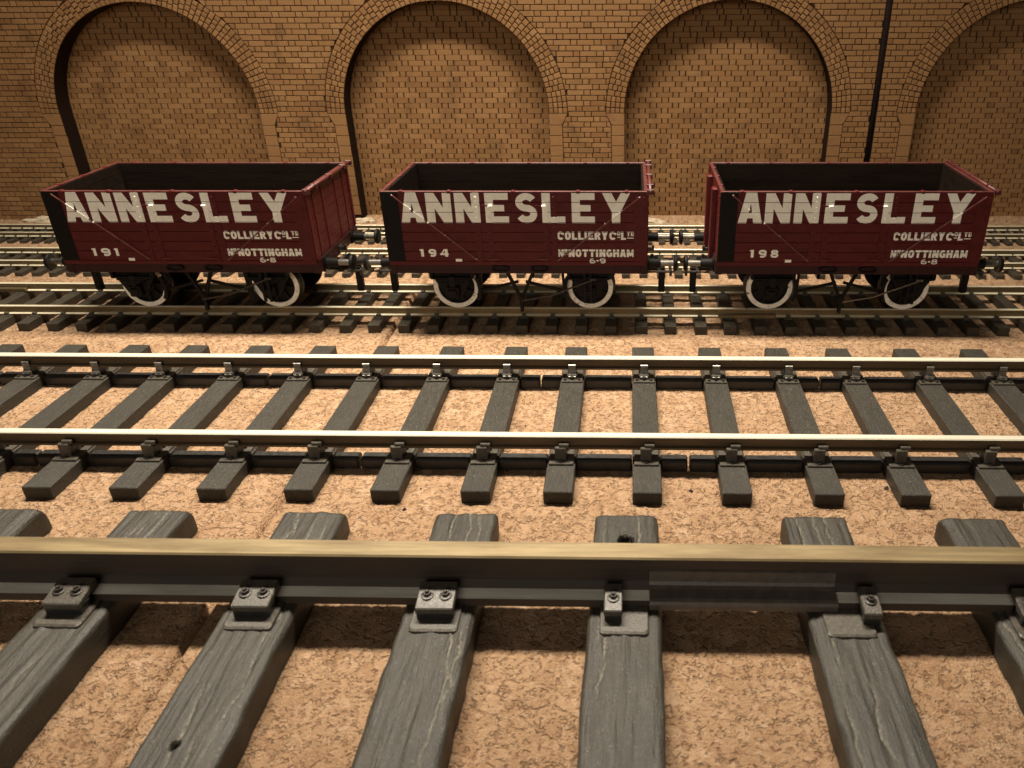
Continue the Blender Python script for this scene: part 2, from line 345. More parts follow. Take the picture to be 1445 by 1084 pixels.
# ---------------------------------------------------------------- numpy noise helpers
def vnoise(x, y, seed):
    """smooth value noise on arrays"""
    def h(ix, iy):
        k = (ix.astype(np.int64)*374761393+iy.astype(np.int64)*668265263+seed*982451653) & 0x7fffffff
        k = ((k ^ (k >> 13))*1274126177) & 0x7fffffff
        return ((k ^ (k >> 16)) & 0xffff)/65535.0
    ix = np.floor(x); iy = np.floor(y); fx = x-ix; fy = y-iy
    fx = fx*fx*(3-2*fx); fy = fy*fy*(3-2*fy)
    a, b, c, d = h(ix, iy), h(ix+1, iy), h(ix, iy+1), h(ix+1, iy+1)
    return (a*(1-fx)+b*fx)*(1-fy)+(c*(1-fx)+d*fx)*fy
def worley(x, y, seed):
    """distance to nearest / second nearest jittered point and its random value"""
    ix = np.floor(x).astype(np.int64); iy = np.floor(y).astype(np.int64)
    d1 = np.full(x.shape, 9.0); d2 = np.full(x.shape, 9.0); val = np.zeros(x.shape)
    for dx in (-1, 0, 1):
        for dy in (-1, 0, 1):
            cx, cy = ix+dx, iy+dy
            k = (cx*73856093 ^ cy*19349663 ^ seed*83492791) & 0x7fffffff
            k = ((k ^ (k >> 13))*1274126177) & 0x7fffffff
            jx = ((k >> 3) & 1023)/1023.0; jy = ((k >> 13) & 1023)/1023.0; vv = ((k >> 20) & 255)/255.0
            d = np.hypot(cx+jx-x, cy+jy-y)
            nearer = d < d1
            d2 = np.where(nearer, d1, np.minimum(d2, d)); val = np.where(nearer, vv, val); d1 = np.where(nearer, d, d1)
    return d1, d2, val
def grid_mesh(name, P, mats, smooth=True):
    ny, nx, _ = P.shape
    idx = np.arange(nx*ny).reshape(ny, nx)
    q = np.stack([idx[:-1, :-1], idx[:-1, 1:], idx[1:, 1:], idx[1:, :-1]], -1).reshape(-1, 4)
    me = bpy.data.meshes.new(name); me.vertices.add(nx*ny); me.vertices.foreach_set('co', (P*S).astype(np.float32).ravel())
    me.loops.add(q.size); me.loops.foreach_set('vertex_index', q.ravel().astype(np.int32))
    me.polygons.add(len(q)); me.polygons.foreach_set('loop_start', np.arange(0, q.size, 4, dtype=np.int32))
    me.update(calc_edges=True)
    me.polygons.foreach_set('use_smooth', [smooth]*len(q))
    for m in mats: me.materials.append(MAT[m])
    return me

# ============================================================================
# THE SETTING: cork sheets
# ============================================================================
SEAM = -4.6
def cork_sheet(name, x0, x1, y0, y1, step, seam_side):
    nx = int((x1-x0)/step)+1; ny = int((y1-y0)/step)+1
    X, Y = np.meshgrid(np.linspace(x0, x1, nx), np.linspace(y0, y1, ny))
    wx = X+1.2*(vnoise(X*.8, Y*.8, 1)-.5); wy = Y+1.2*(vnoise(X*.8, Y*.8, 2)-.5)
    d1, d2, v = worley(wx/2.1, wy/2.1, 5); e1, e2, v2 = worley(wx/0.95, wy/0.95, 9)
    h = 0.16*(v-.5)+0.10*(v2-.5) - 0.20*np.clip(1-(d2-d1)/0.14, 0, 1)*np.clip((vnoise(X*.35, Y*.35, 4)-.5)*6, 0, 1) - 0.10*np.clip(1-(e2-e1)/0.2, 0, 1)*np.clip((vnoise(X*.5, Y*.5, 14)-.4)*5, 0, 1) + .12*(vnoise(X*1.1, Y*1.1, 31)-.5)
    h += 0.12*(vnoise(X*.06, Y*.06, 3)-.5)
    pit = np.clip(1-worley(X/4.3, Y/4.3, 21)[0]/0.12, 0, 1)*(worley(X/4.3, Y/4.3, 21)[2] > .72); h -= 0.5*pit
    edge = np.abs(X-(x1 if seam_side > 0 else x0))
    wob = 0.28*(vnoise(Y*.5, Y*0+3, 11)-.5)
    h -= 2.0*np.clip(1-(edge-0.10-np.abs(wob))/0.30, 0, 1)
    return obj(name, grid_mesh(name, np.stack([X, Y, GZ-0.12+h], -1), ['cork']))
c1 = cork_sheet('cork_sheet', -330, SEAM-.24, -200, 125, 0.62, 1); tag(c1, 'left cork sheet under the tracks, up to the seam', 'cork sheet', kind='structure')
c2 = cork_sheet('cork_sheet', SEAM+.24, 330, -200, 125, 0.62, -1); tag(c2, 'right cork sheet under the tracks, from the seam on', 'cork sheet', kind='structure')
bb = MB().cbox(-335, 335, -205, 128, GZ-14, GZ-2.2, 0.5)
tag(obj('baseboard', bb.mesh('baseboard', ['gap'])), 'dark board under the cork sheets', 'board', kind='structure')

# ============================================================================
# THE BRICK WALL (two card sections, blind arches)
# ============================================================================
WY = 107.0; DEPTH = 7.5; ZTOP = 104.0; ZS = 36.4; RI = 38.7; RT = 7.0; RO_ = RI+RT
ZB = GZ-0.35
CH = 1.93
def project(x, y, z):
    d = Vector((x, y, z))-CAMP; zz = d.dot(fw)
    return 865.5+1079.9*d.dot(r2)/zz, 500-1079.9*d.dot(u2)/zz, zz
def brick_pts(c4, y, depth, j=0.07, bev=0.13):
    """a brick from its four front corners (x,z): proud, slightly uneven, chamfered; 9 quads"""
    jj = lambda: random.uniform(-j, j)
    tilt = random.uniform(-0.05, 0.05)
    o4 = [(x+jj()*.6, z+jj()*.6) for x, z in c4]
    cx = sum(p[0] for p in o4)/4; cz = sum(p[1] for p in o4)/4
    i4 = []
    for x, z in o4:
        dx, dz = cx-x, cz-z; L_ = math.hypot(dx, dz)+1e-6; k = min(bev*1.4/L_, 0.4); i4.append((x+dx*k, z+dz*k))
    back = [(x, y+depth, z) for x, z in o4]; mid = [(x, y+bev*.8, z) for x, z in o4]
    frt = [(x, y+tilt+random.uniform(-.02, .02), z) for x, z in i4]
    return back+mid+frt
BF = [(8, 9, 10, 11)]+[(4+i, 4+(i+1) % 4, 8+(i+1) % 4, 8+i) for i in range(4)]+[(i, (i+1) % 4, 4+(i+1) % 4, 4+i) for i in range(4)]
def half_w(z, outer=True):
    """half width that an arch takes out of the brick courses at height z"""
    if z >= ZS:
        q = (RO_ if outer else RI)**2-(z-ZS)**2
        return math.sqrt(q) if q > 0 else 0.0
    if not outer: return RI
    if z > ZS-4.3: return RI+RT-(RT-4.9)*min(1, (ZS-z)/4.3)
    return RI+4.9
def course_bricks(x0, x1, za, zb, k, jx, holes, phase=0.0):
    """Flemish bond: stretcher 6.1, header 2.5; clipped to the arches; yields 4-corner outlines"""
    out = []
    x = x0-9-((k % 2)*4.3)+phase; i = 0
    segs = []
    while x < x1+9:
        w = 6.15 if i % 2 == 0 else 2.45
        w2 = w+random.uniform(-.12, .12)
        segs.append((x, x+w2)); x += w2; i += 1
    for a, b_ in segs:
        parts = [(a+jx, b_-jx, a+jx, b_-jx)]          # left/right at bottom, left/right at top
        parts = [(max(x0, p[0]), min(x1, p[1]), max(x0, p[2]), min(x1, p[3])) for p in parts]
        for hc in holes:
            hb, ht = half_w(za), half_w(zb)
            nw = []
            for l0, r0, l1, r1 in parts:
                # left remainder
                hb_, ht_ = hb+jx if hb > 0 else -1e9, ht+jx if ht > 0 else -1e9
                if hb_ < 0 and ht_ < 0: nw.append((l0, r0, l1, r1)); continue
                if ht_ < 0: ht_ = 0
                nw.append((l0, min(r0, hc-hb_), l1, min(r1, hc-ht_)))
                nw.append((max(l0, hc+hb_), r0, max(l1, hc+ht_), r1))
            parts = nw
        for l0, r0, l1, r1 in parts:
            if r0-l0 < 0.05 and r1-l1 < 0.05: continue
            if (r0-l0)+(r1-l1) < 0.9: continue
            if r0 < l0: l0 = r0 = (l0+r0)/2
            if r1 < l1: l1 = r1 = (l1+r1)/2
            out.append([(l0, za), (r0, za), (r1, zb), (l1, zb)])
    return out
def wall_section(x0, x1, y, centres, label, n_single, phase):
    W = thing('brick_wall', label, 'wall', (0, 0, 0))
    # ---- front sheet (joints) with the arch openings, and the burnt reveals
    mb = MB(); xs = {x0, x1}
    for c in centres:
        for q in np.linspace(-1, 1, 61): xs.add(c+RI*math.sin(q*math.pi/2))
    xs = sorted(v for v in xs if x0 <= v <= x1)
    ys = y+0.30
    def low(x, side):
        for c in centres:
            if abs(x-c) < RI-1e-6: return ZS+math.sqrt(max(0, RI*RI-(x-c)**2))
            if abs(abs(x-c)-RI) < 1e-6 and (side > 0) == (x < c): return ZS
        return ZB
    for a, b_ in zip(xs, xs[1:]):
        la, lb = low(a, 1), low(b_, -1)
        mb.add([(a, ys, la), (b_, ys, lb), (b_, ys, ZTOP), (a, ys, ZTOP)], [(0, 1, 2, 3)])
    mb.box(x0, x1, ys, y+DEPTH, ZTOP, ZTOP+0.6)
    obj('joint_sheet', mb.mesh('joint_sheet', ['mortar']), W)
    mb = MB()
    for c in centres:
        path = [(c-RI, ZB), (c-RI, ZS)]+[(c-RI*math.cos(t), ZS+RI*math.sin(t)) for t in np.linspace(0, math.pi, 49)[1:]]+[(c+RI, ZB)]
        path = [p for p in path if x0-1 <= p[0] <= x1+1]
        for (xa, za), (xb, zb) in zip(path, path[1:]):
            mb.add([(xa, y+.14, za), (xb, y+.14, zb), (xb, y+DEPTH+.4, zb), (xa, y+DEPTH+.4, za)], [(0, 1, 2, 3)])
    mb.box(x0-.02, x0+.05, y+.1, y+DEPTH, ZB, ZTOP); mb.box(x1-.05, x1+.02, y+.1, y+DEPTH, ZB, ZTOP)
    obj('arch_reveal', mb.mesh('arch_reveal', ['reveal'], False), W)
    mb = MB().box(x0, x1, y+DEPTH+.30, y+DEPTH+2.5, ZB, ZTOP+.5)
    obj('backing_sheet', mb.mesh('backing_sheet', ['mortar']), W)
    bricks = []
    k = 0; z = ZB
    while z < ZTOP-.3:
        zt = min(z+CH, ZTOP)
        for c4 in course_bricks(x0, x1, z+.14, zt-.14, k, .16, centres, phase): bricks.append((c4, y, .34, .07))
        # recessed panels
        for c in centres:
            hb = max(half_w(z, False), half_w(zt, False))+1.5
            if hb < 2.5: continue
            for c4 in course_bricks(max(x0, c-hb), min(x1, c+hb), z+.05, zt-.05, k+1, .22, [], phase+1.3): bricks.append((c4, y+DEPTH, .34, .04))
        z = zt; k += 1
    # ---- arch rings
    for c in centres:
        rm = RI+RT/2; nrow = int(round(math.pi*rm/2.0)); dt = math.pi/nrow
        for r_ in range(nrow):
            t0, t1 = r_*dt, (r_+1)*dt
            pat = [[1.75]*4, [2.6, 2.2, 2.2], [1.75]*4, [2.1, 2.1, 2.8]][r_ % 4]
            if r_ < 3 or r_ >= nrow-3: pat = [1.75]*4
            rr = RI
            for w in pat:
                a, b_ = rr+.16, rr+w-.16; rr += w
                g0 = .15/((a+b_)/2)
                P = lambda R_, t: (c-R_*math.cos(t), ZS+R_*math.sin(t))
                c4 = [P(a, t0+g0), P(b_, t0+g0), P(b_, t1-g0), P(a, t1-g0)]
                if any(p[0] < x0 or p[0] > x1 for p in c4) or any(p[1] > ZTOP for p in c4): continue
                bricks.append((c4, y, .34, .07))
    # ---- pale springer stones and jamb blocks, one object each
    for c in centres:
        for sgn in (-1, 1):
            zz = ZS
            for i in range(11):
                h = 4.3 if i == 0 else 3.9
                if zz-h < ZB: break
                wt = RT if i == 0 else 4.9
                c4 = [(c+sgn*(RI+.02), zz-h+.12), (c+sgn*(RI+4.9-.12), zz-h+.12), (c+sgn*(RI+wt-.12), zz-.12), (c+sgn*(RI+.02), zz-.12)]
                zz -= h
                if any(p[0] < x0 or p[0] > x1 for p in c4): continue
                mb = MB().add(brick_pts(c4, y-.02, .36, .05, .1), BF)
                obj('springer_stone' if i == 0 else 'jamb_stone', mb.mesh('springer_stone', ['springer']), W)
    # ---- the bricks: those that show largest are parts of their own, the rest one piece
    def shown(b_):
        cx = sum(p[0] for p in b_[0])/4; cz = sum(p[1] for p in b_[0])/4
        u, v, zz = project(cx, b_[1], cz)
        q = [project(p[0], b_[1], p[1]) for p in b_[0]]
        ar = abs(sum(q[i][0]*q[(i+1) % 4][1]-q[(i+1) % 4][0]*q[i][1] for i in range(4)))/2
        hid = v > 222 and not (495 < u < 535 or 915 < u < 1000 or u < 55 or u > 1395)
        return 0 if (u < 0 or u > 1445 or v < 0 or v > 312 or hid) else ar
    order = sorted(range(len(bricks)), key=lambda i: -shown(bricks[i]))
    single = set(order[:n_single]); rest = MB()
    for i, (c4, yy, dp, jt) in enumerate(bricks):
        pts = brick_pts(c4, yy, dp, jt)
        if i in single:
            ox = sum(p[0] for p in c4)/4; oz = sum(p[1] for p in c4)/4
            me = MB().add([(p[0]-ox, p[1]-yy, p[2]-oz) for p in pts], BF).mesh('brick', ['brick'])
            obj('brick', me, W, (ox, yy, oz))
        else: rest.add(pts, BF)
    tag(obj('small_bricks', rest.mesh('small_bricks', ['brick']), W), kind='stuff')
    return W
PIPE = 152.8
wall_section(-232, PIPE-1.15, WY, [-117.6, -7.5, 98.3], 'brown brick wall with three blind arches behind the wagons, left of the dark vertical gap', 300, 0.0)
wall_section(PIPE+1.15, 262, WY-.5, [206.9], 'brown brick wall section with one blind arch, right of the dark vertical gap', 220, 2.2)
g = MB().cyl((PIPE, WY+1.9, ZB), 'z', 1.5, ZTOP-ZB, 14)
tag(obj('drain_strip', g.mesh('drain_strip', ['gap'], True)), 'thin dark upright strip in the joint between the two brick wall sections', 'strip')

# crumbs of plaster along the foot of the wall
def lump(r, seed, flat=0.5):
    bm = bmesh.new(); bmesh.ops.create_icosphere(bm, subdivisions=3, radius=1)
    for v in bm.verts:
        k = 1+0.55*noise.noise(v.co*1.4+Vector((seed*7.3, 0, 0)))+0.3*noise.noise(v.co*3.7+Vector((0, seed*3.1, 0)))
        v.co = Vector((v.co.x*k*r[0], v.co.y*k*r[1], max(-.2, v.co.z)*k*r[2]))*S
    me = bpy.data.meshes.new('lump'); bm.to_mesh(me); bm.free(); return me
for i, (x, y, r, lab) in enumerate([(68, 104.2, (7.5, 1.6, 1.7), 'pale crumbly plaster at the foot of the wall between the middle and right wagons'),
                                    (-45, 104.6, (5.0, 1.4, 1.5), 'pale crumbly plaster at the foot of the wall between the left and middle wagons'),
                                    (-176, 104.4, (6.5, 1.6, 1.6), 'pale crumbly plaster at the foot of the wall left of the left wagon')]):
    me = lump(r, i+1); me.materials.append(MAT['plaster'])
    tag(obj('plaster_lump', me, None, (x, y, GZ-.1)), lab, 'plaster')

# ============================================================================
# TRACKS
# ============================================================================
def rail_profile(yc, ztop, h, hw, fwid, web=0.32, foot_t=0.28, head_t=0.34, bull=False):
    """closed (y,z) loop with per-edge material: 0 side, 1 head top, 2 foot top"""
    zb = ztop-h; a = hw/2; f = fwid/2; w = hw*web; hz = ztop-h*head_t; fz = zb+h*foot_t*.55; c = hw*.13
    pts = [(-a+c, ztop, 1), (a-c, ztop, 1), (a, ztop-c, 0), (a, hz, 0), (w, hz-h*.07, 0), (w, fz+h*.10, 2), (f, fz, 0), (f, zb, 0), (-f, zb, 0), (-f, fz, 2), (-w, fz+h*.10, 0), (-w, hz-h*.07, 0), (-a, hz, 0), (-a, ztop-c, 1)]
    return [(yc+p[0], p[1]) for p in pts], [p[2] for p in pts]
def add_rail(T, yc, ztop, h, hw, fwid, x0, x1, mats, **kw):
    pr, ms = rail_profile(yc, ztop, h, hw, fwid, **kw)
    return obj('rail', MB().extrude_x(pr, x0, x1, ms).mesh('rail', mats), T)

# ---- N (9 mm) and TT (12 mm): sleepers with moulded rail fixings
def small_track(label, y_near, y_far, ztop, rh, hw, fwid, slen, sw, pitch, phase, x0, x1, single_w):
    yc = (y_near+y_far)/2
    T = thing('railway_track', label, 'track', (0, 0, 0), 'model tracks side by side on cork')
    zs = ztop-rh-.12
    for y in (y_near, y_far): add_rail(T, y, ztop, rh, hw, fwid, x0, x1, ['rail_side_s', 'rail_top_s', 'rail_top_s'])
    mb = MB().cbox(-sw/2, sw/2, -slen/2, slen/2, GZ-.35-zs, 0, .15)
    for y in (y_near-yc, y_far-yc):
        mb.cbox(-sw*.36, sw*.36, y-fwid*.5-.55, y-fwid*.5+.12, -.05, .45, .08); mb.cbox(-sw*.36, sw*.36, y+fwid*.5-.12, y+fwid*.5+.55, -.05, .45, .08)
        mb.cbox(-.25, .25, y-hw*.5-.4, y+hw*.5+.4, -.05, .8, .08)
    me = mb.mesh('sleeper', ['sleeper_s'])
    x = x0+phase
    while x < x1:
        obj('sleeper', me, T, (x+random.uniform(-.08, .08), yc, zs), (0, 0, random.uniform(-.008, .008))); x += pitch
    return T
small_track('narrowest track, smallest gauge, at the foot of the brick wall', 80.9, 90.6, -2.0, 1.75, .75, 1.7, 18.5, 2.2, 4.65, 1.0, -225, 255, 0)
small_track('second track from the wall, between the narrowest track and the wagons', 48.9, 61.8, -1.5, 2.0, .9, 1.9, 25.0, 2.6, 5.75, 2.0, -200, 235, 0)

# ---- OO (16.5 mm): the wagons' track
TOO = thing('railway_track', 'track that the three maroon wagons stand on', 'track', (0, 0, 0), 'model tracks side by side on cork')
YN, YF = 7.0, 24.4; zs = -2.62
for y in (YN, YF):
    if y == YN:
        add_rail(TOO, y, 0, 2.5, 1.0, 2.3, -190, 94.7, ['rail_side_s', 'rail_top_s', 'rail_top_s']); add_rail(TOO, y, 0, 2.5, 1.0, 2.3, 94.95, 230, ['rail_side_s', 'rail_top_s', 'rail_top_s'])
    else: add_rail(TOO, y, 0, 2.5, 1.0, 2.3, -190, 230, ['rail_side_s', 'rail_top_s', 'rail_top_s'])
mb = MB().cbox(-1.65, 1.65, -15.6, 15.6, GZ-.35-zs, 0, .18)
sl_me = mb.mesh('sleeper', ['sleeper_s'])
mb = MB(); mb.cbox(-1.15, 1.15, -2.0, 2.0, -.1, .22, .07)
for sg in (-1, 1):
    mb.cbox(-.62, .62, sg*1.15-.42, sg*1.15+.42, .1, .95, .12); mb.cyl((-.8, sg*1.62, .2), 'z', .2, .22, 6); mb.cyl((.8, sg*1.62, .2), 'z', .2, .22, 6)
ch_me = mb.mesh('rail_chair', ['chair'])
x = -182.0-.06
while x < 228:
    s_ = obj('sleeper', sl_me, TOO, (x+.16+random.uniform(-.15, .15), 15.9, zs), (0, 0, random.uniform(-.01, .01)))
    for y in (YN, YF): obj('rail_chair', ch_me, s_, (0, y-15.9, 0))
    x += 8.235
for nm, x, y, ln in (('rail_joiner', 94.8, YN, 16), ('rail_joiner', -131, YF, 17)):
    mb = MB().cbox(-ln/2, ln/2, -1.75, -.45, -2.5, -1.25, .2); mb.cbox(-ln/2, ln/2, .45, 1.75, -2.5, -1.25, .2); mb.cbox(-ln/2, ln/2, -.62, -.45, -1.4, -.75, .05)
    obj(nm, mb.mesh(nm, ['rail_side_s']), TOO, (x, y, 0))

# ---- O (32 mm): the middle track
TO = thing('railway_track', 'middle track with bright rails on dark sleepers with bolted chairs', 'track', (0, 0, 0), 'model tracks side by side on cork')
OYN, OYF = -63.2, -29.5; ZO = -2.36
for y in (OYN, OYF):
    zt, h, a, w_, f = 3.0, 2.95, .85, .42, .95
    P = [(-a+.2, zt, 1), (a-.2, zt, 1), (a, zt-.2, 0), (a, zt-1.0, 0), (w_, zt-1.25, 0), (w_, .75, 0), (f, .5, 0), (f, .05, 0), (-f, .05, 0), (-f, .5, 0), (-w_, .75, 0), (-w_, zt-1.25, 0), (-a, zt-1.0, 0), (-a, zt-.2, 1)]
    obj('rail', MB().extrude_x([(y+p[0], p[1]) for p in P], -150, 205, [p[2] for p in P]).mesh('rail', ['rail_side_o', 'rail_top_o']), TO)
mb = MB().cbox(-2.78, 2.78, -30.8, 30.8, GZ-.35-ZO, 0, .16)
so_me = mb.mesh('sleeper', ['sleeper_o'])
# chair seen from its outer side: plate, bolts, jaw with stepped key
def o_chair(outer_bright):
    mb = MB(); mb.cbox(-2.45, 2.45, -3.1, 3.1, -.05, .45, .1)
    mb.cbox(-1.0, 1.0, -1.15, 1.15, .3, 2.42, .12)                       # seat under the rail
    for sg in (-1, 1):
        if (sg < 0) != outer_bright:     # solid stepped jaw
            mb.cbox(-1.25, .95, sg*1.55-.5, sg*1.55+.5, .35, 3.35, .14); mb.cbox(-.45, 1.55, sg*1.25-.42, sg*1.25+.42, 3.1, 3.95, .12)
            mb.cyl((-.1, sg*2.45, .38), 'z', .42, .35, 8, 1)
        else:
            mb.cbox(-1.2, 1.2, sg*1.7-.25, sg*1.7+.25, .3, 1.5, .12)
            for bx in (-1.65, 1.65): mb.cyl((bx, sg*2.35, .38), 'z', .4, .38, 8, 1)
            mb.cyl((0, sg*2.15, .4), 'z', .4, .8, 8, 1)
    return mb.mesh('rail_chair', ['chair', 'bolt'])
cn_me, cf_me = o_chair(False), o_chair(True)
# bright bent key clip on the near face of the far rail
mb = MB(); pr = [(-.95, 3.9), (-1.25, 3.75), (-1.3, 3.2), (-1.15, 2.6), (-1.25, 1.9), (-1.75, 1.3), (-2.1, 1.15)]
for (ya, za), (yb, zb) in zip(pr, pr[1:]):
    mb.add([(-.85, ya, za), (.85, ya, za), (.85, yb, zb), (-.85, yb, zb), (-.85, ya+.22, za), (.85, ya+.22, za), (.85, yb+.22, zb), (-.85, yb+.22, zb)], [(0, 1, 2, 3), (4, 5, 6, 7), (0, 4, 7, 3), (1, 5, 6, 2)])
clip_me = mb.mesh('key_clip', ['clip_metal'])
ox = [-134, -117.2, -100.4, -83.4, -66.6, -50.99, -34.13, -17.35, -.75, 16.03, 32.9, 48.45, 65.45, 82.42, 99.54, 115.36, 132.65, 149.6, 166.3, 183.1, 199.5]
for x in ox:
    s_ = obj('sleeper', so_me, TO, (x, -44.0, ZO), (0, 0, random.uniform(-.006, .006)))
    obj('rail_chair', cn_me, s_, (0, OYN+44, 0)); obj('rail_chair', cf_me, s_, (0, OYF+44, 0)); obj('key_clip', clip_me, s_, (0, OYF+44, 0))
cuts_near = {48.45-15, 115.36-15}; 
for yi, y in enumerate((OYN, OYF)):
    for i, (a, b_) in enumerate(zip(ox, ox[1:])):
        cut = (i+(2 if yi == 0 else 0)) % 4 == 2
        xa, xb = a+2.85, b_-2.85
        spans = [(xa, xb)] if not cut else [(xa, (xa+xb)/2-.22), ((xa+xb)/2+.22, xb)]
        for k, (p, q) in enumerate(spans):
            me = MB().cbox(p, q, y-1.0, y+1.9, GZ-.3, ZO-.35, .3).mesh('sleeper_web', ['web'])
            obj('sleeper_web', me, TO)

# ---- G (45 mm): the big track in front
TG = thing('railway_track', 'largest track in the foreground with rounded woodgrain sleepers and brass-topped rail', 'track', (0, 0, 0), 'model tracks side by side on cork')
GY = -102.5; GY2 = GY-48.6
def g_rail(y):
    zt = 8.0; a = 1.8; w_ = .75; f = 3.5
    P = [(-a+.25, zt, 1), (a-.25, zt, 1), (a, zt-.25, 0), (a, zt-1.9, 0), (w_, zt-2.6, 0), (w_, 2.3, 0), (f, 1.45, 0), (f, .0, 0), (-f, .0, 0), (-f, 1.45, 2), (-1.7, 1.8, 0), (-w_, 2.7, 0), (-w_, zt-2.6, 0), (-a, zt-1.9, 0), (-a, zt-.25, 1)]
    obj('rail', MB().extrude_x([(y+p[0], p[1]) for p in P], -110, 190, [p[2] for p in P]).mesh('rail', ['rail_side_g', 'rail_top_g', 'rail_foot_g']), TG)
g_rail(GY); g_rail(GY2)
def g_sleeper(seed, holes):
    """rounded timber: a dense skin with grooves, cracks and spike holes pressed into it"""
    L0, L1 = -43.6, 43.6; W_ = 5.65; H = 4.75
    nu, nv = 84, 300
    t = np.linspace(-1, 1, nu); yy = np.linspace(L0, L1, nv)
    # cross-section: straight sides, rounded shoulders, slightly crowned top
    def sec(t):
        pts = []
        path = [(-W_*.95, -H-.3)]
        r = 1.0
        path += [(-W_*.965, -r-.2)]
        path += [(-W_*.97+r*(1-math.cos(a)), -r+r*math.sin(a)) for a in np.linspace(0, math.pi/2, 10)[1:]]
        path += [(x, .12*(1-(x/(W_-r))**2)) for x in np.linspace(-(W_*.97-r), W_*.97-r, 14)[1:-1]]
        path += [(W_*.97-r*(1-math.cos(a)), -r+r*math.sin(a)) for a in np.linspace(math.pi/2, 0, 10)[:-1]]
        path += [(W_*.965, -r-.2), (W_*.95, -H-.3)]
        P = np.array(path); d = np.r_[0, np.cumsum(np.hypot(*np.diff(P, axis=0).T))]
        q = (t+1)/2*d[-1]
        return np.interp(q, d, P[:, 0]), np.interp(q, d, P[:, 1])
    sx, sz = sec(t)
    X = np.tile(sx, (nv, 1)); Z = np.tile(sz, (nv, 1)); Y = np.tile(yy[:, None], (1, nu))
    wob = (vnoise(Y*.05+seed, X*0+seed, seed)-.5)*.35; X = X+wob
    top = np.clip((Z+1.2)/1.2, 0, 1)
    r_ = np.random.default_rng(seed)
    CR = np.zeros_like(X)
    for _ in range(r_.integers(10, 14)):       # long meandering cracks
        gx = r_.uniform(-4.2, 4.2); ya = r_.uniform(L0-6, L1-12); yb = ya+r_.uniform(9, 34); sl = r_.uniform(-.035, .035); wd = r_.uniform(.09, .19)
        xx = gx+1.3*(vnoise(Y*.16, Y*0+_, seed+_)-.5)+.5*(vnoise(Y*.6, Y*0+_, seed+9+_)-.5)+sl*(Y-ya)
        on = np.clip((Y-ya)/5, 0, 1)*np.clip((yb-Y)/5, 0, 1)*(.45+.55*vnoise(Y*.3, Y*0, seed+77+_))
        k_ = on*np.exp(-((X-xx)/wd)**2)*top
        Z -= .36*k_; CR = np.maximum(CR, k_)
    Z += .22*(vnoise(X*1.9, Y*.13, seed+40)-.5)*top + .30*(vnoise(X*.6, Y*.07, seed+50)-.5)*top + .09*(vnoise(X*4.5, Y*.3, seed+60)-.5)*top
    X = X+.28*(vnoise(Y*.35, np.sign(X)*5+seed, seed+3)-.5)*np.abs(X)/W_
    for hx, hy, hr in holes:
        d = np.hypot((X-hx), (Y-hy)); Z -= np.clip((hr-d)/.25, 0, 1)*3.2*top; Z += .12*np.exp(-((d-hr-.25)/.22)**2)*top
    for sgn in (-1, 1):                      # rounded ends
        e = np.clip(1-(sgn*(Y)-(43.6-1.5))/1.5, 0, 1); e = np.where(sgn*Y > 42.1, np.sqrt(np.clip(1-(1-e)**2, 0, 1)), 1)
        Z = -H-.3+(Z+H+.3)*(.30+.70*e); X = X*(.95+.05*e)
    # close both ends
    a0 = np.stack([X[0]*0+X[0].mean()+(X[0]-X[0].mean())*1.0, Y[0], np.full(nu, -H-.3)], -1); a1 = np.stack([X[-1], Y[-1], np.full(nu, -H-.3)], -1)
    P = np.concatenate([a0[None], np.stack([X, Y, Z], -1), a1[None]], 0)
    me = grid_mesh('sleeper', P, ['sleeper_g'])
    at = me.attributes.new('crack', 'FLOAT', 'POINT'); z0 = np.zeros((1, nu)); at.data.foreach_set('value', np.concatenate([z0, CR, z0], 0).astype(np.float32).ravel())
    return me
# chair pieces
def rounded_plate(mb, x0, x1, y0, y1, z0, z1, r=.7, mi=0):
    pts = []
    for cx, cy, a0 in ((x1-r, y1-r, 0), (x0+r, y1-r, 90), (x0+r, y0+r, 180), (x1-r, y0+r, 270)):
        for k in range(5):
            a = math.radians(a0+k*22.5); pts.append((cx+r*math.cos(a), cy+r*math.sin(a)))
    n_ = len(pts); cx, cy = (x0+x1)/2, (y0+y1)/2; sh = lambda p: (cx+(p[0]-cx)*.96, cy+(p[1]-cy)*.96)
    vs = [(p[0], p[1], z0) for p in pts]+[(p[0], p[1], z1-.15) for p in pts]+[(*sh(p), z1) for p in pts]
    fs = [(i, (i+1) % n_, n_+(i+1) % n_, n_+i) for i in range(n_)]+[(n_+i, n_+(i+1) % n_, 2*n_+(i+1) % n_, 2*n_+i) for i in range(n_)]+[tuple(range(2*n_, 3*n_))]
    return mb.add(vs, fs, mi)
mb = MB(); rounded_plate(mb, -3.55, 3.55, -8.9, 8.9, -.25, .5); plate_me = mb.mesh('base_plate', ['chair'])
def clip(x0, x1, sgn):
    mb = MB()
    def sk(x, y, z): return (x, y, z+(.95 if z > 1.4 else 0)*(1-(abs(y)-2.6)/4.2)*.9)
    ya, yb = (2.1, 6.8) if sgn > 0 else (-6.8, -2.1)
    mb.cbox(x0, x1, ya, yb, 1.5, 2.6, .16, 0, sk)
    y2 = (4.1, 6.7) if sgn > 0 else (-6.7, -4.1)
    mb.cbox(x0+.1, x1-.1, y2[0], y2[1], .3, 1.7, .1, 1)
    return mb.mesh('rail_clip', ['chair', 'web'])
def bolt_mesh():
    mb = MB(); mb.lathe((0, 0, 0), 'z', [(-.1, .95), (.18, .95), (.24, .55)], 12, 0); mb.cyl((0, 0, .1), 'z', .62, .55, 6, 0, .56); mb.cyl((0, 0, .6), 'z', .34, .38, 8, 0, .22)
    return mb.mesh('bolt', ['bolt'])
bolt_me = bolt_mesh()
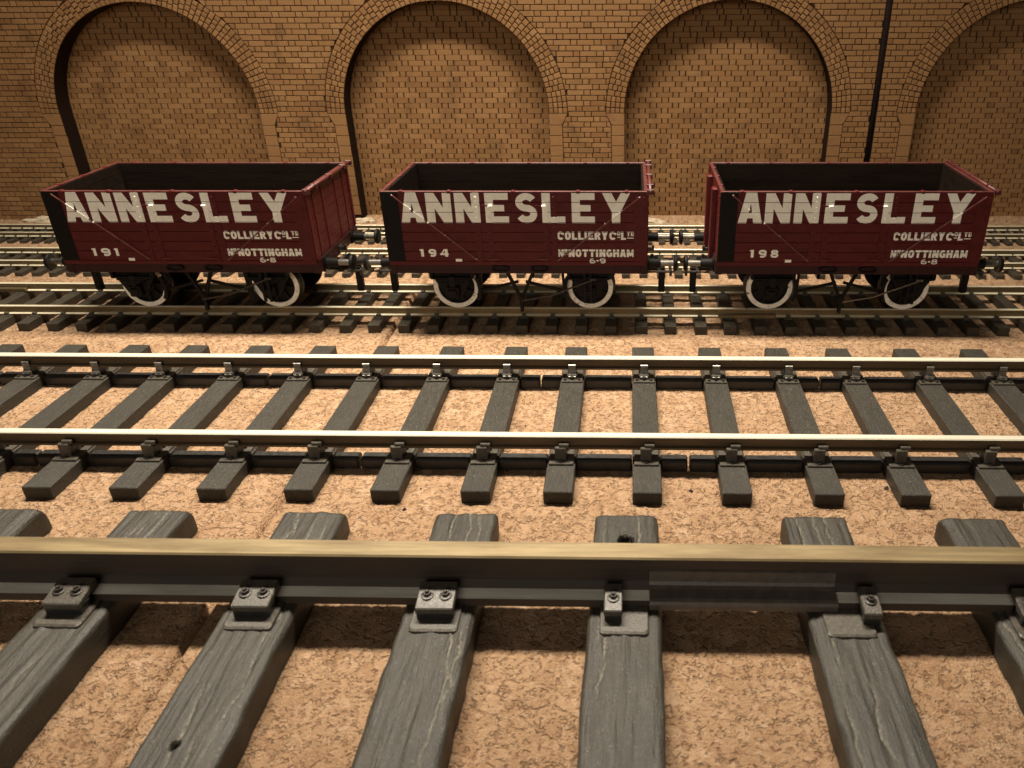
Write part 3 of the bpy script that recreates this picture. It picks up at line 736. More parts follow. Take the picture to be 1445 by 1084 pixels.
clipw = {s: clip(-2.8, 2.8, s) for s in (-1, 1)}; clipn = {s: clip(-1.35, 1.35, s) for s in (-1, 1)}
gx = [(-102, 2, None), (-75, 2, None), (-48.0, 2, None), (-21.4, 2, None), (6.9, 2, None), (34.0, 2, None), (61.3, 1, -1.6), (93.9, 1, 3.2), (120.9, 2, None), (148, 2, None), (175, 2, None)]
for i, (x, nb, off) in enumerate(gx):
    hl = [(.1, 35.7, 1.35)] if abs(x-61.3) < .1 else ([(-.7, -2.9, .62)] if abs(x-6.9) < .1 else [])
    s_ = obj('sleeper', g_sleeper(100+i*7, hl), TG, (x, -126.8, 0), (0, 0, random.uniform(-.012, .012)))
    for ry in (GY, GY2):
        yy = ry+126.8
        obj('base_plate', plate_me, s_, (0, yy, 0))
        for sg in (-1, 1):
            if nb == 2:
                obj('rail_clip', clipw[sg], s_, (0, yy, .0))
                for bx in (-1.35, 1.35): obj('bolt', bolt_me, s_, (bx, yy+sg*4.5, 2.95))
            else:
                obj('rail_clip', clipn[sg], s_, (off, yy, .0)); obj('bolt', bolt_me, s_, (off, yy+sg*4.5, 2.95))
# moulded rail joiner
P = [(-.80, 5.1), (-1.15, 4.95), (-1.22, 3.1), (-1.45, 2.6), (-2.0, 2.35), (-3.6, 2.05), (-4.05, 1.8), (-4.25, 1.3), (-4.2, .3), (-3.9, .05), (-.9, .05)]
me = MB().extrude_x(P, 63.6+1.5, 92.8, [0]*len(P)).mesh('rail_joiner', ['joiner'])
obj('rail_joiner', me, TG, (0, GY, 0))

# ============================================================================
# WAGONS
# ============================================================================
# ---- lettering: glyphs as polygons in a unit-height box -----------------------
def stroke(pts, w, closed=False):
    """a polyline with width w and mitred corners -> polygon (or band pieces)"""
    P = [Vector(p) for p in pts]; n_ = len(P); Lf, Rt = [], []
    for i in range(n_):
        if closed: d0 = (P[i]-P[i-1]).normalized(); d1 = (P[(i+1) % n_]-P[i]).normalized()
        else:
            d0 = (P[i]-P[i-1]).normalized() if i > 0 else (P[1]-P[0]).normalized()
            d1 = (P[i+1]-P[i]).normalized() if i < n_-1 else d0
        t = (d0+d1).normalized(); nrm = Vector((-t.y, t.x)); k = w/2/max(.5, nrm.dot(Vector((-d0.y, d0.x))))
        Lf.append(P[i]+nrm*k); Rt.append(P[i]-nrm*k)
    return Lf, Rt
def arc(cx, cy, rx, ry, a0, a1, n_=18, p=2.3):
    out = []
    for k in range(n_+1):
        a = math.radians(a0+(a1-a0)*k/n_); c, s_ = math.cos(a), math.sin(a)
        out.append((cx+rx*math.copysign(abs(c)**(2/p), c), cy+ry*math.copysign(abs(s_)**(2/p), s_)))
    return out
def glyph(ch, w, h, s):
    """list of quads/convex polys filling the glyph in a box w x h with stem width s; pieces overlap a little"""
    q = []
    def rect(x0, y0, x1, y1): q.append([(x0, y0), (x1, y0), (x1, y1), (x0, y1)])
    def poly(*p): q.append(list(p))
    def band(pts, ww, closed=False):
        Lf, Rt = stroke(pts, ww, closed); n_ = len(Lf); rg = range(n_) if closed else range(n_-1)
        for i in rg: j = (i+1) % n_; q.append([tuple(Rt[i]), tuple(Rt[j]), tuple(Lf[j]), tuple(Lf[i])])
    b = s*.82
    if ch == 'A':
        m = w/2; t = s*.62
        poly((0, 0), (s*1.02, 0), (m+t*.35, h), (m-t, h)); poly((w-s*1.02, 0), (w, 0), (m+t, h), (m-t*.35, h)); rect(w*.20, h*.17, w*.80, h*.17+b*.85)
    elif ch == 'N': rect(0, 0, s, h); rect(w-s, 0, w, h); poly((0, h), (s*1.05, h), (w, 0), (w-s*1.05, 0))
    elif ch == 'E': rect(0, 0, s, h); rect(s, h-b, w, h); rect(s, 0, w, b); rect(s, h*.5-b*.47, w*.82, h*.5+b*.47)
    elif ch == 'L': rect(0, 0, s, h); rect(s, 0, w, b)
    elif ch == 'I': rect(0, 0, s, h)
    elif ch == 'T': rect((w-s)/2, 0, (w+s)/2, h-b); rect(0, h-b, w, h)
    elif ch == 'H': rect(0, 0, s, h); rect(w-s, 0, w, h); rect(s, h*.5-b/2, w-s, h*.5+b/2)
    elif ch == 'Y':
        m = w/2; poly((m-s/2, 0), (m+s/2, 0), (m+s/2, h*.45), (m-s/2, h*.45)); poly((0, h), (s*1.1, h), (m+s/2, h*.45), (m-s/2, h*.36)); poly((w-s*1.1, h), (w, h), (m+s/2, h*.36), (m-s/2, h*.45))
    elif ch == 'M': rect(0, 0, s, h); rect(w-s, 0, w, h); poly((0, h), (s*1.1, h), (w/2+s*.35, h*.12), (w/2-s*.35, h*.12)); poly((w-s*1.1, h), (w, h), (w/2+s*.35, h*.12), (w/2-s*.35, h*.12))
    elif ch == 'O': band(arc(w/2, h/2, (w-s)/2, (h-b)/2, 0, 354, 30), s*.95, True)
    elif ch == 'C':
        band(arc(w/2, h/2, (w-s)/2, (h-b)/2, 42, 318, 24), s*.95); rect(w-s*.85, h*.60, w, h*.86)
    elif ch == 'G':
        band(arc(w/2, h/2, (w-s)/2, (h-b)/2, 42, 330, 24), s*.95); rect(w*.55, h*.38, w, h*.38+b*.8); rect(w-s*.9, h*.05, w, h*.38)
    elif ch == 'D':
        rect(0, 0, s, h); band([(s*.6, h-b/2), (w*.45, h-b/2)]+arc(w*.45, h/2, w*.55-s/2, (h-b)/2, 80, -80, 14)+[(w*.45, b/2), (s*.6, b/2)], b)
    elif ch == 'R':
        rect(0, 0, s, h); band([(s*.6, h-b/2), (w*.5, h-b/2)]+arc(w*.5, h*.71, w*.46-s/2, h*.29-b/2, 80, -80, 12)+[(w*.5, h*.42+b/2), (s*.6, h*.42+b/2)], b); poly((w-s*1.1, 0), (w, 0), (w*.68, h*.48), (w*.40, h*.48))
    elif ch == 'S':
        rx = (w-s)/2; ry = (h-b)/4
        up_ = arc(w/2, h-b/2-ry, rx, ry, 25, 262, 18, 2.0); dn = arc(w/2, b/2+ry, rx, ry, 82, -155, 18, 2.0)
        band(up_+dn, b*1.0)
    elif ch == '1': rect(w/2-s/2, 0, w/2+s/2, h); rect(w/2-s*.9, h-b*.7, w/2-s/2, h-b*.15)
    elif ch == '4': rect(w*.58, 0, w*.58+s, h); rect(0, h*.22, w, h*.22+b*.8); poly((0, h*.24), (s*.9, h*.3), (w*.62, h), (w*.5, h))
    elif ch == '6': band(arc(w/2, h*.32, (w-s)/2, h*.31-b*.4, 0, 345, 22), b*.9, True); band(arc(w/2, h*.55, (w-s)/2, h*.45-b*.4, 180, 72, 12), b*.9)
    elif ch == '9': band(arc(w/2, h*.68, (w-s)/2, h*.32-b*.4, 0, 345, 22), b*.9, True); band(arc(w/2, h*.45, (w-s)/2, h*.45-b*.4, 0, -130, 12), b*.9)
    elif ch == '8': band(arc(w/2, h*.74, (w-s)/2*.88, h*.26-b*.36, 0, 345, 20), b*.8, True); band(arc(w/2, h*.29, (w-s)/2, h*.29-b*.36, 0, 345, 20), b*.8, True)
    elif ch == '-': rect(0, h*.42, w, h*.42+b*.8)
    return q
def text(chars, x0, x1, z0, h, s, gap, rel=None):
    """letters laid from x0 to x1; rel = relative widths"""
    rel = rel or {}
    ws = [rel.get(c, {'I': .45, 'L': .88, 'E': .9, 'M': 1.25, '1': .6}.get(c, 1.0)) for c in chars]
    u = (x1-x0-gap*(len(chars)-1))/sum(ws); x = x0; out = []
    for c, w in zip(chars, ws):
        for p in glyph(c, w*u, h, s): out.append([(a+x, b+z0) for a, b in p])
        x += w*u+gap
    return out
ZTOPW, ZBOT, LEN, WID = 34.75, 16.2, 68.0, 32.6
NP = 7; PH = (ZTOPW-ZBOT)/NP; GAPP = .07
joints = [ZBOT+PH*i for i in range(NP+1)]
big = []
for c, a, b_ in (('A', 4.55, 10.75), ('N', 11.35, 17.85), ('N', 18.75, 25.15), ('E', 26.5, 32.5), ('S', 34.15, 40.0), ('L', 41.1, 47.0), ('E', 48.7, 54.6), ('Y', 56.5, 63.6)):
    hh = 8.0 if c == 'A' else 7.85
    for p in glyph(c, b_-a, hh, 2.15): big.append([(q[0]+a, q[1]+26.65) for q in p])
common1 = text('COLLIERY', 44.7, 57.9, 22.2, 2.15, .62, .22, {'C': 1.1}) + text('C', 58.25, 60.1, 22.2, 2.15, .62, .2) + text('O', 60.25, 61.15, 23.35, 1.05, .3, .1) \
    + text('L', 61.3, 62.6, 22.2, 2.15, .62, .2) + text('TD', 62.75, 64.8, 23.2, 1.15, .36, .15) + [[(60.3, 22.75), (61.1, 22.75), (61.1, 22.98), (60.3, 22.98)], [(62.9, 22.55), (64.8, 22.55), (64.8, 22.78), (62.9, 22.78)]]
common2 = text('N', 44.6, 46.3, 17.5, 2.05, .6, .2) + text('R', 46.45, 47.4, 18.6, 1.0, .3, .1) + [[(46.45, 18.15), (47.4, 18.15), (47.4, 18.35), (46.45, 18.35)]] + text('NOTTINGHAM', 47.55, 64.8, 17.5, 2.05, .6, .2)
common3 = [[(17.65, 15.85), (19.3, 15.85), (19.3, 16.85), (17.65, 16.85)]]
def clip_bands(polys, y_of, lift, bands):
    """polygons (x,z) -> thin raised paint, cut where the plank joints run"""
    mb = MB(); k = 0
    for p in polys:
        k += 1
        for za, zb in bands:
            q = p
            for lim, sg in ((za, 1), (zb, -1)):
                out = []
                for i in range(len(q)):
                    a, b_ = q[i-1], q[i]; da, db = sg*(a[1]-lim), sg*(b_[1]-lim)
                    if (da >= 0) != (db >= 0): t = da/(da-db); out.append((a[0]+(b_[0]-a[0])*t, a[1]+(b_[1]-a[1])*t))
                    if db >= 0: out.append(b_)
                q = out
                if len(q) < 3: break
            if len(q) < 3: continue
            yy = y_of-lift-.0012*(k % 23)
            n_ = len(q)
            mb.add([(x, yy, z) for x, z in q]+[(x, y_of+.01, z) for x, z in q], [tuple(range(n_))]+[(i, (i+1) % n_, n_+(i+1) % n_, n_+i) for i in range(n_)])
    return mb
def in_poly(x, z, p):
    c = False
    for i in range(len(p)):
        (x1, z1), (x2, z2) = p[i-1], p[i]
        if (z1 > z) != (z2 > z) and x < (x2-x1)*(z-z1)/(z2-z1)+x1: c = not c
    return c
def in_letters(x, z): return any(in_poly(x, z, p) for p in big)
bands = [(joints[i]+GAPP if i else 14.5, joints[i+1]-GAPP) for i in range(NP)]
big_me = clip_bands(big, 0, .028, bands).mesh('lettering', ['white'])
common_me = [clip_bands(c_, 0, .028, bands).mesh('lettering', ['white']) for c_ in (common1, common2)]
square_me = clip_bands(common3, 0, .028, [(14.5, 40)]).mesh('painted_mark', ['white'])
def painted_strip(p, q, w, h, step=.28, cross=3, y=0):
    """raised ironwork in segments: cream where a letter runs across it, maroon elsewhere"""
    p, q = Vector(p), Vector(q); L_ = (q-p).length; n_ = max(2, int(L_/step)); d = (q-p)/L_; sd = Vector((-d.y, d.x))
    mb = MB()
    for i in range(n_):
        a, b_ = p+d*L_*i/n_, p+d*L_*(i+1)/n_
        for k in range(cross):
            u0, u1 = -w/2+w*k/cross, -w/2+w*(k+1)/cross
            c = (a+b_)/2+sd*(u0+u1)/2; mi = 1 if in_letters(c.x, c.y) else 0
            A, B, C_, D = a+sd*u0, b_+sd*u0, b_+sd*u1, a+sd*u1
            mb.add([(A.x, y-h, A.y), (B.x, y-h, B.y), (C_.x, y-h, C_.y), (D.x, y-h, D.y)], [(0, 1, 2, 3)], mi)
            if k == 0: mb.add([(A.x, y-h, A.y), (B.x, y-h, B.y), (B.x, y+.02, B.y), (A.x, y+.02, A.y)], [(0, 1, 2, 3)], mi)
            if k == cross-1: mb.add([(D.x, y-h, D.y), (C_.x, y-h, C_.y), (C_.x, y+.02, C_.y), (D.x, y+.02, D.y)], [(0, 1, 2, 3)], mi)
    return mb
def rivets(mb, pts, r=.2, y=0, h=.16):
    for x, z in pts:
        mi = 1 if in_letters(x, z) else 0
        vs = [(x+r*math.cos(a), y, z+r*math.sin(a)) for a in np.linspace(0, 2*math.pi, 7)[:-1]]+[(x+r*.55*math.cos(a), y-h, z+r*.55*math.sin(a)) for a in np.linspace(0, 2*math.pi, 7)[:-1]]
        mb.add(vs, [(i, (i+1) % 6, 6+(i+1) % 6, 6+i) for i in range(6)]+[tuple(range(6, 12))], mi)
MW = ['maroon', 'white']
# shared side meshes (front face at y = 0, thickness 1.2 towards +y)
plank_me = []
for i in range(NP):
    plank_me.append(MB().cbox(0, LEN, 0, .75, joints[i]+GAPP*.55, joints[i+1]-GAPP*.55, .09).mesh('plank', ['maroon']))
lining = MB().cbox(.05, LEN-.05, .70, 1.30, ZBOT-.2, ZTOPW-.12, .05)
for i in range(1, NP): lining.box(.2, LEN-.2, 1.28, 1.36, joints[i]+.06, joints[i]+PH-.06)
lining_me = lining.mesh('side', ['inside'])
def straps():
    mb = MB()
    for x, w, z0, z1 in ((24.2, 1.5, ZBOT, ZTOPW-.1), (44.1, 1.5, ZBOT, ZTOPW-.1), (27.3, 1.25, ZBOT, 31.6), (41.9, 1.25, ZBOT, 31.6)):
        s_ = painted_strip((x, z0), (x, z1), w, .17, .3, 4); mb.add(s_.v, s_.f, s_.m)
        rivets(mb, [(x, z0+PH*(i+.5)) for i in range(NP) if z0+PH*(i+.5) < z1], .27, -.16, .2)
        rivets(mb, [(x, z0+PH*(i+.12)) for i in range(1, NP) if z0+PH*(i+.12) < z1], .2, -.16, .16)
    return mb.mesh('strap', MW)
strap_me = straps()
def brace():
    out = []
    for a, b_ in (((2.6, 34.2), (23.6, 16.5)), ((66.4, 33.7), (44.6, 16.4))):
        mb = painted_strip(a, b_, .28, .40, .3, 2)
        rivets(mb, [(a[0]+(b_[0]-a[0])*t, a[1]+(b_[1]-a[1])*t) for t in (.02, .22, .42, .62, .98)], .3, -.32, .16)
        out.append(mb.mesh('diagonal_brace', ['rod', 'white']))
    return out
brace_me = brace()
latch = MB()
for x in (27.9, 41.5):
    latch.cbox(x-.55, x+.6, -.7, -.1, 30.9, 31.5, .2, 1); latch.bar((x-2.2, -.35, 31.3), (x-.8, -.35, 31.25), .3, .3, 0)  # cream block paints in the highlight on the latch
latch_me = latch.mesh('door_latch', MW)
hinge = MB()
for x in (28.3, 41.3):
    hinge.cbox(x-1.9, x+1.2, -.42, -.05, 16.55, 17.0, .1, 0); hinge.cyl((x-1.3, -.34, 16.8), 'x', .16, 1.7, 8, 0)
hinge_me = hinge.mesh('door_hinge', ['maroon', 'steel'])
cpl = MB(); cpl.cbox(-.12, 4.3, -.14, .05, ZBOT, ZTOPW-.05, .05); rivets(cpl, [(x, ZBOT+PH*(i+.5)) for i in range(NP) for x in (.8, 3.4)], .2, -.13, .15)
cpl_me = cpl.mesh('corner_plate', ['black', 'white'])
cpr = MB(); cpr.cbox(64.6, LEN+.12, -.14, .05, ZBOT, ZTOPW-1.2, .05); rivets(cpr, [(x, ZBOT+PH*(i+.5)) for i in range(NP) for x in (65.4, 67.2)], .2, -.13, .15)
cpr_me = cpr.mesh('corner_plate', ['maroon', 'maroon'])
cap = MB(); cap.cbox(-.1, LEN+.1, -.12, .75, ZTOPW-.06, ZTOPW+.20, .1)
cap_me = cap.mesh('capping', ['cap'])
capc = MB().cbox(-.45, .45, -.26, 1.0, -.5, .26, .12); capc.cyl((0, -.2, -.12), 'y', .3, -.15, 8); capc_me = capc.mesh('capping_clip', ['maroon'])
# ends (built along y, outer face at x = 0 looking towards -x)
eplank_me = [MB().cbox(0, .75, .72, WID-.72, joints[i]+GAPP*.55, joints[i+1]-GAPP*.55, .09).mesh('plank', ['maroon']) for i in range(NP)]
elining = MB().cbox(.70, 1.30, .8, WID-.8, ZBOT-.2, ZTOPW-.12, .05)
for i in range(1, NP): elining.box(1.28, 1.36, 1.5, WID-1.5, joints[i]+.06, joints[i]+PH-.06)
elining_me = elining.mesh('end', ['inside'])
eposts = MB()
for y in (9.3, 23.3): eposts.cbox(-1.5, .05, y-1.2, y+1.2, ZBOT-3.6, ZTOPW-1.2, .25)
for y in (1.1, WID-1.1):
    eposts.cbox(-.22, .05, y-1.1, y+1.1, ZBOT, ZTOPW-.1, .06)
    for i in range(NP): eposts.cbox(-.42, -.1, y-.25, y+.25, ZBOT+PH*(i+.5)-.25, ZBOT+PH*(i+.5)+.25, .1)
eposts_me = eposts.mesh('end_post', ['maroon'])
estr = MB()
for y in (5.0, 11.4, 21.2, 27.6): estr.cbox(-.22, .05, y-.65, y+.65, ZBOT, ZTOPW-1.4, .06)
estr.cbox(-.35, .05, .2, 1.3, ZBOT, ZTOPW-.9, .1); estr.cbox(-.35, .05, WID-1.3, WID-.2, ZBOT, ZTOPW-.9, .1)
estr_me = estr.mesh('end_strap', ['maroon'])
ebar = MB(); ebar.cyl((-.75, -.5, ZTOPW+.15), 'y', .48, WID+1.0, 12)
ebar_me = ebar.mesh('hinge_bar', ['cap'], True)
ering = MB().cbox(-1.35, .5, -.35, .35, -.75, .7, .15); ering_me = ering.mesh('hinge_eye', ['cap'])
ecap = MB().cbox(-.1, .8, .6, WID-.6, ZTOPW-.06, ZTOPW+.18, .1); ecap_me = ecap.mesh('end_capping', ['cap'])
floor_me = MB().cbox(1.0, LEN-1.0, 1.0, WID-1.0, ZBOT-.3, ZBOT+.8, .1).mesh('floor', ['inside'])
# underframe
def sole_mesh(y0, y1):
    mb = MB(); mb.cbox(-.1, LEN+.1, y0, y1, 12.5, ZBOT-.05, .12, 0)
    return mb.mesh('solebar', ['solebar'])
sole_n, sole_f = sole_mesh(.7, 2.6), sole_mesh(WID-2.6, WID-.7)
curb_me = MB().cbox(0, LEN, -.05, 1.3, 15.1, ZBOT-.02, .1).mesh('curb_rail', ['maroon'])
hs_me = MB().cbox(-.35, 1.5, .5, WID-.5, 12.4, ZBOT-.1, .15).mesh('headstock', ['solebar'])
def wiron():
    mb = MB(); y = 3.0
    # W-iron plate, axlebox, spring
    mb.add([(-6.4, y, 12.6), (6.4, y, 12.6), (2.1, y, 4.6), (-2.1, y, 4.6), (-6.4, y+.7, 12.6), (6.4, y+.7, 12.6), (2.1, y+.7, 4.6), (-2.1, y+.7, 4.6)], [(0, 1, 2, 3), (4, 5, 6, 7), (0, 1, 5, 4), (1, 2, 6, 5), (2, 3, 7, 6), (3, 0, 4, 7)])
    mb.cbox(-1.7, 1.7, y-1.5, y+.3, 4.9, 8.2, .3); mb.cbox(-1.2, 1.2, y-1.9, y-1.2, 5.6, 7.5, .3)
    for k in range(4): mb.cbox(-5.6+1.25*k, 5.6-1.25*k, y-1.2, y-.2, 10.3-.55*k, 10.8-.55*k, .08)
    mb.cbox(-.8, .8, y-1.35, y-.1, 8.0, 11.2, .15)
    for x in (-5.5, 5.5): mb.cbox(x-.5, x+.5, y-1.0, y+.2, 10.4, 12.7, .15)
    return mb.mesh('axle_guard', ['black'])
wi_me = wiron()
def wheelset():
    seg = 40
    tyre = MB(); prof = [(0.15, 5.05, 1), (0.0, 5.15, 1), (0.0, 6.28, 1), (.12, 6.38, 0), (1.9, 6.5, 0), (2.15, 6.9, 0), (2.5, 7.0, 0), (2.75, 6.8, 0), (2.75, 5.3, 0), (.15, 5.25, 0)]
    tyre.lathe((0, 0, 0), 'y', prof, seg)
    disc = MB(); disc.lathe((0, 0, 0), 'y', [(.9, .01), (.9, 1.6), (.5, 1.7), (.5, 2.3), (1.1, 2.6), (1.2, 5.3), (2.2, 5.3), (2.2, .01)], seg)
    for k in range(8):
        a = math.pi*2*k/8; disc.bar((2.0*math.cos(a), .9, 2.0*math.sin(a)), (5.2*math.cos(a), .9, 5.2*math.sin(a)), .9, .5)
    return tyre.mesh('tyre', ['dark_steel', 'tyre_white']), disc.mesh('wheel', ['black'])
tyre_me, disc_me = wheelset()
axle_me = MB().cyl((0, 1.5, 0), 'y', .75, WID-3, 12).mesh('axle', ['black'])
buf = MB(); buf.lathe((0, 0, 0), 'x', [(0, 2.0, 0), (.5, 2.0, 0), (.6, 1.45, 0), (3.6, 1.25, 0), (3.7, .85, 1), (7.0, .85, 1), (7.1, 2.1, 0), (7.35, 2.28, 0), (7.9, 2.2, 0), (8.2, 1.6, 0), (8.3, .02, 0)], 20)
buf.cbox(-.1, .3, -1.9, 1.9, -1.9, 1.9, .2, 0)
buf_me = buf.mesh('buffer', ['black', 'steel'])
def coupling():
    mb = MB()
    mb.cbox(-6, 4.2, -1.6, 1.6, -.55, .55, .15, 0)                       # drawbar under the floor
    mb.cbox(3.4, 4.4, -5.0, 5.0, .1, .75, .15, 1); mb.cbox(4.0, 7.4, -5.0, -4.35, .1, .7, .12, 1); mb.cbox(4.0, 7.4, 4.35, 5.0, .1, .7, .12, 1)
    mb.cbox(6.8, 7.5, -5.0, 5.0, -.9, .9, .14, 1)                        # front bar of the loop
    mb.add([(3.8, -.5, .5), (8.6, -.5, 1.5), (9.6, -.5, 3.0), (8.9, -.5, 3.0), (8.0, -.5, 2.2), (3.8, -.5, 1.5), (3.8, .5, .5), (8.6, .5, 1.5), (9.6, .5, 3.0), (8.9, .5, 3.0), (8.0, .5, 2.2), (3.8, .5, 1.5)],
           [(0, 1, 2, 3, 4, 5), (6, 7, 8, 9, 10, 11)]+[(i, (i+1) % 6, 6+(i+1) % 6, 6+i) for i in range(6)], 1)
    mb.cbox(3.9, 5.7, -.9, .9, -7.4, .2, .15, 0)                         # drop tail
    mb.cbox(.5, 3.8, -3.2, 3.2, 1.2, 2.4, .3, 0); mb.cyl((2.0, -2.2, 2.2), 'z', .5, .9, 10, 1); mb.cyl((2.0, 2.2, 2.2), 'z', .5, .9, 10, 1)
    return mb.mesh('coupling', ['black', 'dark_steel'])
coup_me = coupling()
hook = MB(); hook.cbox(-.1, .5, -1.2, 1.2, -1.0, 1.0, .15); hook.cbox(.4, 2.0, -.4, .4, -.5, .5, .1); hook.cbox(1.5, 2.2, -.4, .4, -.5, 1.1, .1)
hook_me = hook.mesh('drawhook', ['dark_steel'])
vh = MB()
for x0, x1 in ((-3.6, -.2), (3.6, .2)): vh.bar((x0, 0, 3.2), (x1, 0, -4.6), .9, .6)
vh.cyl((0, -.6, -4.4), 'y', .9, 1.3, 12); vh.cbox(-.45, .45, -.7, .3, -8.5, -3.8, .12)
vh_me = vh.mesh('brake_hanger', ['black'])
lev = MB()
pts = [(.3, 0, -4.6), (8.0, 0, -3.2), (14.5, 0, -.6), (20.0, 0, 1.6)]
for a, b_ in zip(pts, pts[1:]): lev.bar(a, b_, .42, .3)
lev.cbox(18.8, 20.6, -.3, .3, 1.2, 2.0, .12)
lev_me = lev.mesh('brake_lever', ['dark_steel'])
lev_bright_me = lev_me.copy(); lev_bright_me.materials[0] = MAT['steel']
lgd = MB(); lgd.bar((0, 0, -5.5), (0, 0, 3.2), .7, .5); lgd.bar((1.6, 0, -5.5), (1.6, 0, 3.2), .7, .5); lgd_me = lgd.mesh('lever_guard', ['black'])
shoe = MB()
for sg in (-1, 1):
    for k in range(6):
        a0, a1 = math.radians(-28+k*9.3), math.radians(-28+(k+1)*9.3)
        shoe.bar((sg*(18.6-6.9*math.cos(a0)), 0, -6.1+6.9*math.sin(a0)), (sg*(18.6-6.9*math.cos(a1)), 0, -6.1+6.9*math.sin(a1)), 1.0, 1.6)
    shoe.bar((sg*1.0, 0, -4.0), (sg*11.6, 0, -6.8), .7, .6); shoe.bar((sg*11.4, 0, -5.0), (sg*11.0, 0, 3.4), .7, .6)
shoe_me = shoe.mesh('brake_shoe', ['black'])
spr = MB()
for k in range(20):
    a0, a1 = 2*math.pi*k/20, 2*math.pi*(k+1)/20
    spr.bar((2.2*math.cos(a0), 0, .78*math.sin(a0)), (2.2*math.cos(a1), 0, .78*math.sin(a1)), .42, .5)
spr.cbox(-.5, .5, -.2, .5, .3, 1.6, .1)
spr_me = spr.mesh('door_spring', ['black'])

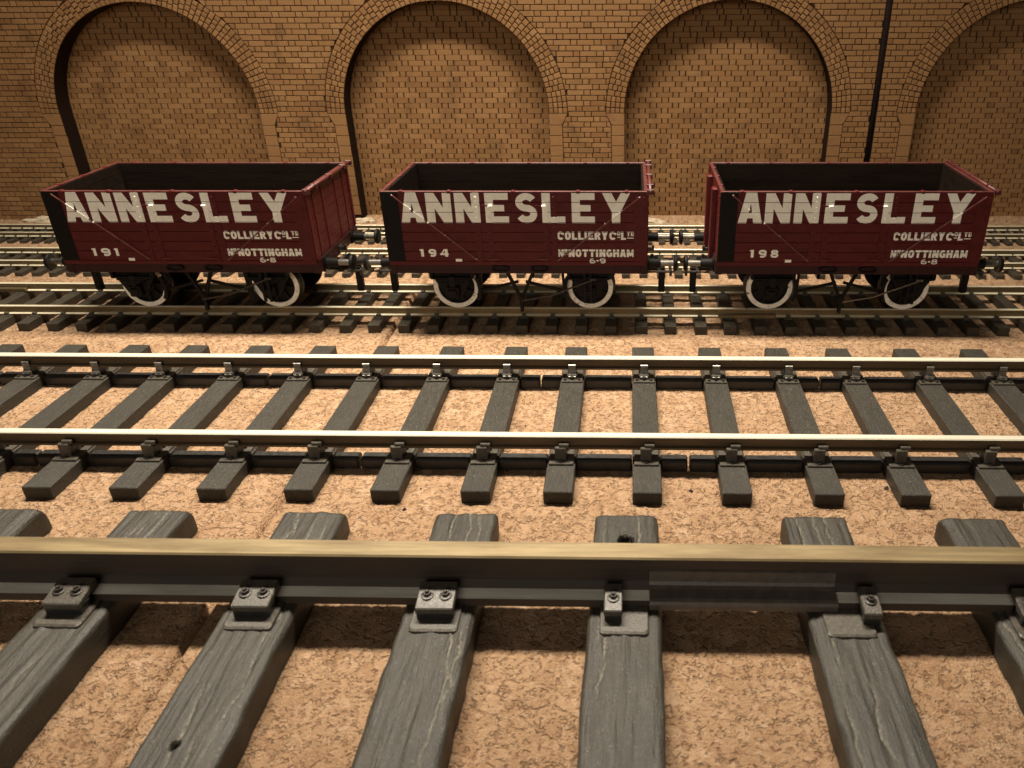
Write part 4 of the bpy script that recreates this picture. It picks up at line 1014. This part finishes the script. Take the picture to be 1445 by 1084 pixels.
def wagon(x0, number, date, label, lever_bright):
    W = thing('coal_wagon', label, 'wagon', (x0, 0, 0), 'maroon coal wagons in a row')
    for far in (0, 1):
        sd = obj('side', lining_me, W, (0, 0, 0))
        if far: sd.location = Vector((LEN, WID, 0))*S; sd.rotation_euler = (0, 0, math.pi)
        for me in plank_me: obj('plank', me, sd)
        obj('strap', strap_me, sd)
        for me in brace_me: obj('diagonal_brace', me, sd)
        obj('door_latch', latch_me, sd); obj('door_hinge', hinge_me, sd)
        obj('corner_plate', cpl_me, sd); obj('corner_plate', cpr_me, sd)
        obj('curb_rail', curb_me, sd)
        obj('capping', cap_me, sd)
        for x in (5.2, 17.5, 33.9, 50.4, 62.7): obj('capping_clip', capc_me, sd, (x, 0, ZTOPW+.1))
        obj('lettering', big_me, sd); obj('painted_mark', square_me, sd)
        for me in common_me: obj('lettering', me, sd)
        obj('number_lettering', clip_bands(text(number, 8.3, 15.9, 17.45, 2.1, .75, .85), 0, .06, [(14.5, 40)]).mesh('number_lettering', ['white']), sd)
        spec = text(date[0], 53.0, 54.6, 15.75, 1.3, .34, .1) + [[(54.85, 16.25), (55.4, 16.25), (55.4, 16.65), (54.85, 16.65)]] + text(date[1], 55.65, 57.3, 15.75, 1.3, .34, .1)
        obj('lettering', clip_bands(spec, 0, .06, [(14.5, 40)]).mesh('lettering', ['white']), sd)
    # left end (fixed) and right end (tipping door with hinge bar)
    el = obj('end', elining_me, W)
    for me in eplank_me: obj('plank', me, el)
    obj('end_post', eposts_me, el); obj('capping', ecap_me, el)
    for y in (6.5, 16.3, 26.0): obj('capping_clip', capc_me, el, (.15, y, ZTOPW+.1), (0, 0, -math.pi/2))
    er = obj('end', elining_me, W, (LEN, WID, 0), (0, 0, math.pi))
    for me in eplank_me: obj('plank', me, er)
    obj('end_strap', estr_me, er); obj('capping', ecap_me, er); obj('hinge_bar', ebar_me, er)
    for y in (-.1, 5.2, 16.3, 27.4, WID+.1): obj('hinge_eye', ering_me, er, (-.35, y, ZTOPW+.05))
    obj('floor', floor_me, W); obj('solebar', sole_n, W); obj('solebar', sole_f, W)
    h1 = obj('headstock', hs_me, W); h2 = obj('headstock', hs_me, W, (LEN, WID, 0), (0, 0, math.pi))
    for xw in (15.5, 52.7):
        for far in (0, 1):
            obj('axle_guard', wi_me, W, (xw, WID if far else 0, 0), (0, 0, math.pi if far else 0))
            wh = obj('wheel', disc_me, W, (xw, 25.1 if far else 6.3, 6.5), (0, random.uniform(0, 6), math.pi if far else 0))
            obj('tyre', tyre_me, wh)
        obj('axle', axle_me, W, (xw, 0, 6.5))
    for h, far in ((h1, 0), (h2, 1)):
        for y in (5.0, WID-5.0): obj('buffer', buf_me, h, (-.3, y, 14.0), (0, 0, math.pi))
        obj('drawhook', hook_me, h, (-.3, WID/2, 14.2), (0, 0, math.pi))
        obj('coupling', coup_me, h, (0, WID/2, 8.7), (0, 0, math.pi))
    for far in (0, 1):
        y = WID-4.6 if far else 4.6
        bh = obj('brake_hanger', vh_me, W, (34.1, y-(0 if far else 2.2), 9.4))
        obj('brake_shoe', shoe_me, bh, (0, 2.6 if not far else -1.0, 3.2))
        obj('brake_lever', lev_bright_me if lever_bright and not far else lev_me, bh, (0, -2.0 if not far else 3.4, 0))
        obj('lever_guard', lgd_me, bh, (17.4, -1.2 if not far else 2.6, 0))
        for x in (29.3, 39.7): obj('door_spring', spr_me, W, (x, .35 if not far else WID-.35, 14.0))
    return W
wagon(-89.36, '191', '68', 'left wagon, numbered 191, maroon with large cream lettering', False)
wagon(-1.69, '194', '69', 'middle wagon, numbered 194, maroon with large cream lettering', False)
wagon(84.92, '198', '68', 'right wagon, numbered 198, maroon with a bright brake lever', True)

# ============================================================================
# LOOSE CRUMBS on the cork
# ============================================================================
mb = MB(); r_ = random.Random(3)
def crumb(x, y, s):
    a0 = r_.uniform(0, 6.28); n_ = r_.choice((4, 5, 6))
    ring = [(x+s*r_.uniform(.6, 1)*math.cos(a0+2*math.pi*k/n_), y+s*r_.uniform(.5, .9)*math.sin(a0+2*math.pi*k/n_), GZ-.12) for k in range(n_)]
    topz = GZ+s*r_.uniform(.3, .8)
    mb.add(ring+[(x+r_.uniform(-.2, .2)*s, y+r_.uniform(-.2, .2)*s, topz)], [(k, (k+1) % n_, n_) for k in range(n_)], r_.choice((0, 0, 1, 1, 1)) if y < 100 else r_.choice((1, 1, 2, 0)))
for _ in range(520): crumb(r_.uniform(-180, 220), r_.uniform(-130, 104), r_.choice((.18, .22, .28, .35)))
for x, y in ((87, -40), (97.5, -55), (140.6, -52), (20, -77), (90.3, -68.5), (74, -70.5), (136.5, -69.5), (112, -69), (33, -80)): crumb(x, y, .75)
for _ in range(700):
    y = 107-abs(r_.gauss(0, 1.3))-.4; crumb(r_.uniform(-215, 250), y, r_.choice((.2, .3, .4, .55)))
tag(obj('crumbs', mb.mesh('crumbs', ['coal', 'cork', 'plaster'])), 'tiny dark and tan crumbs scattered over the cork', 'crumbs', kind='stuff')
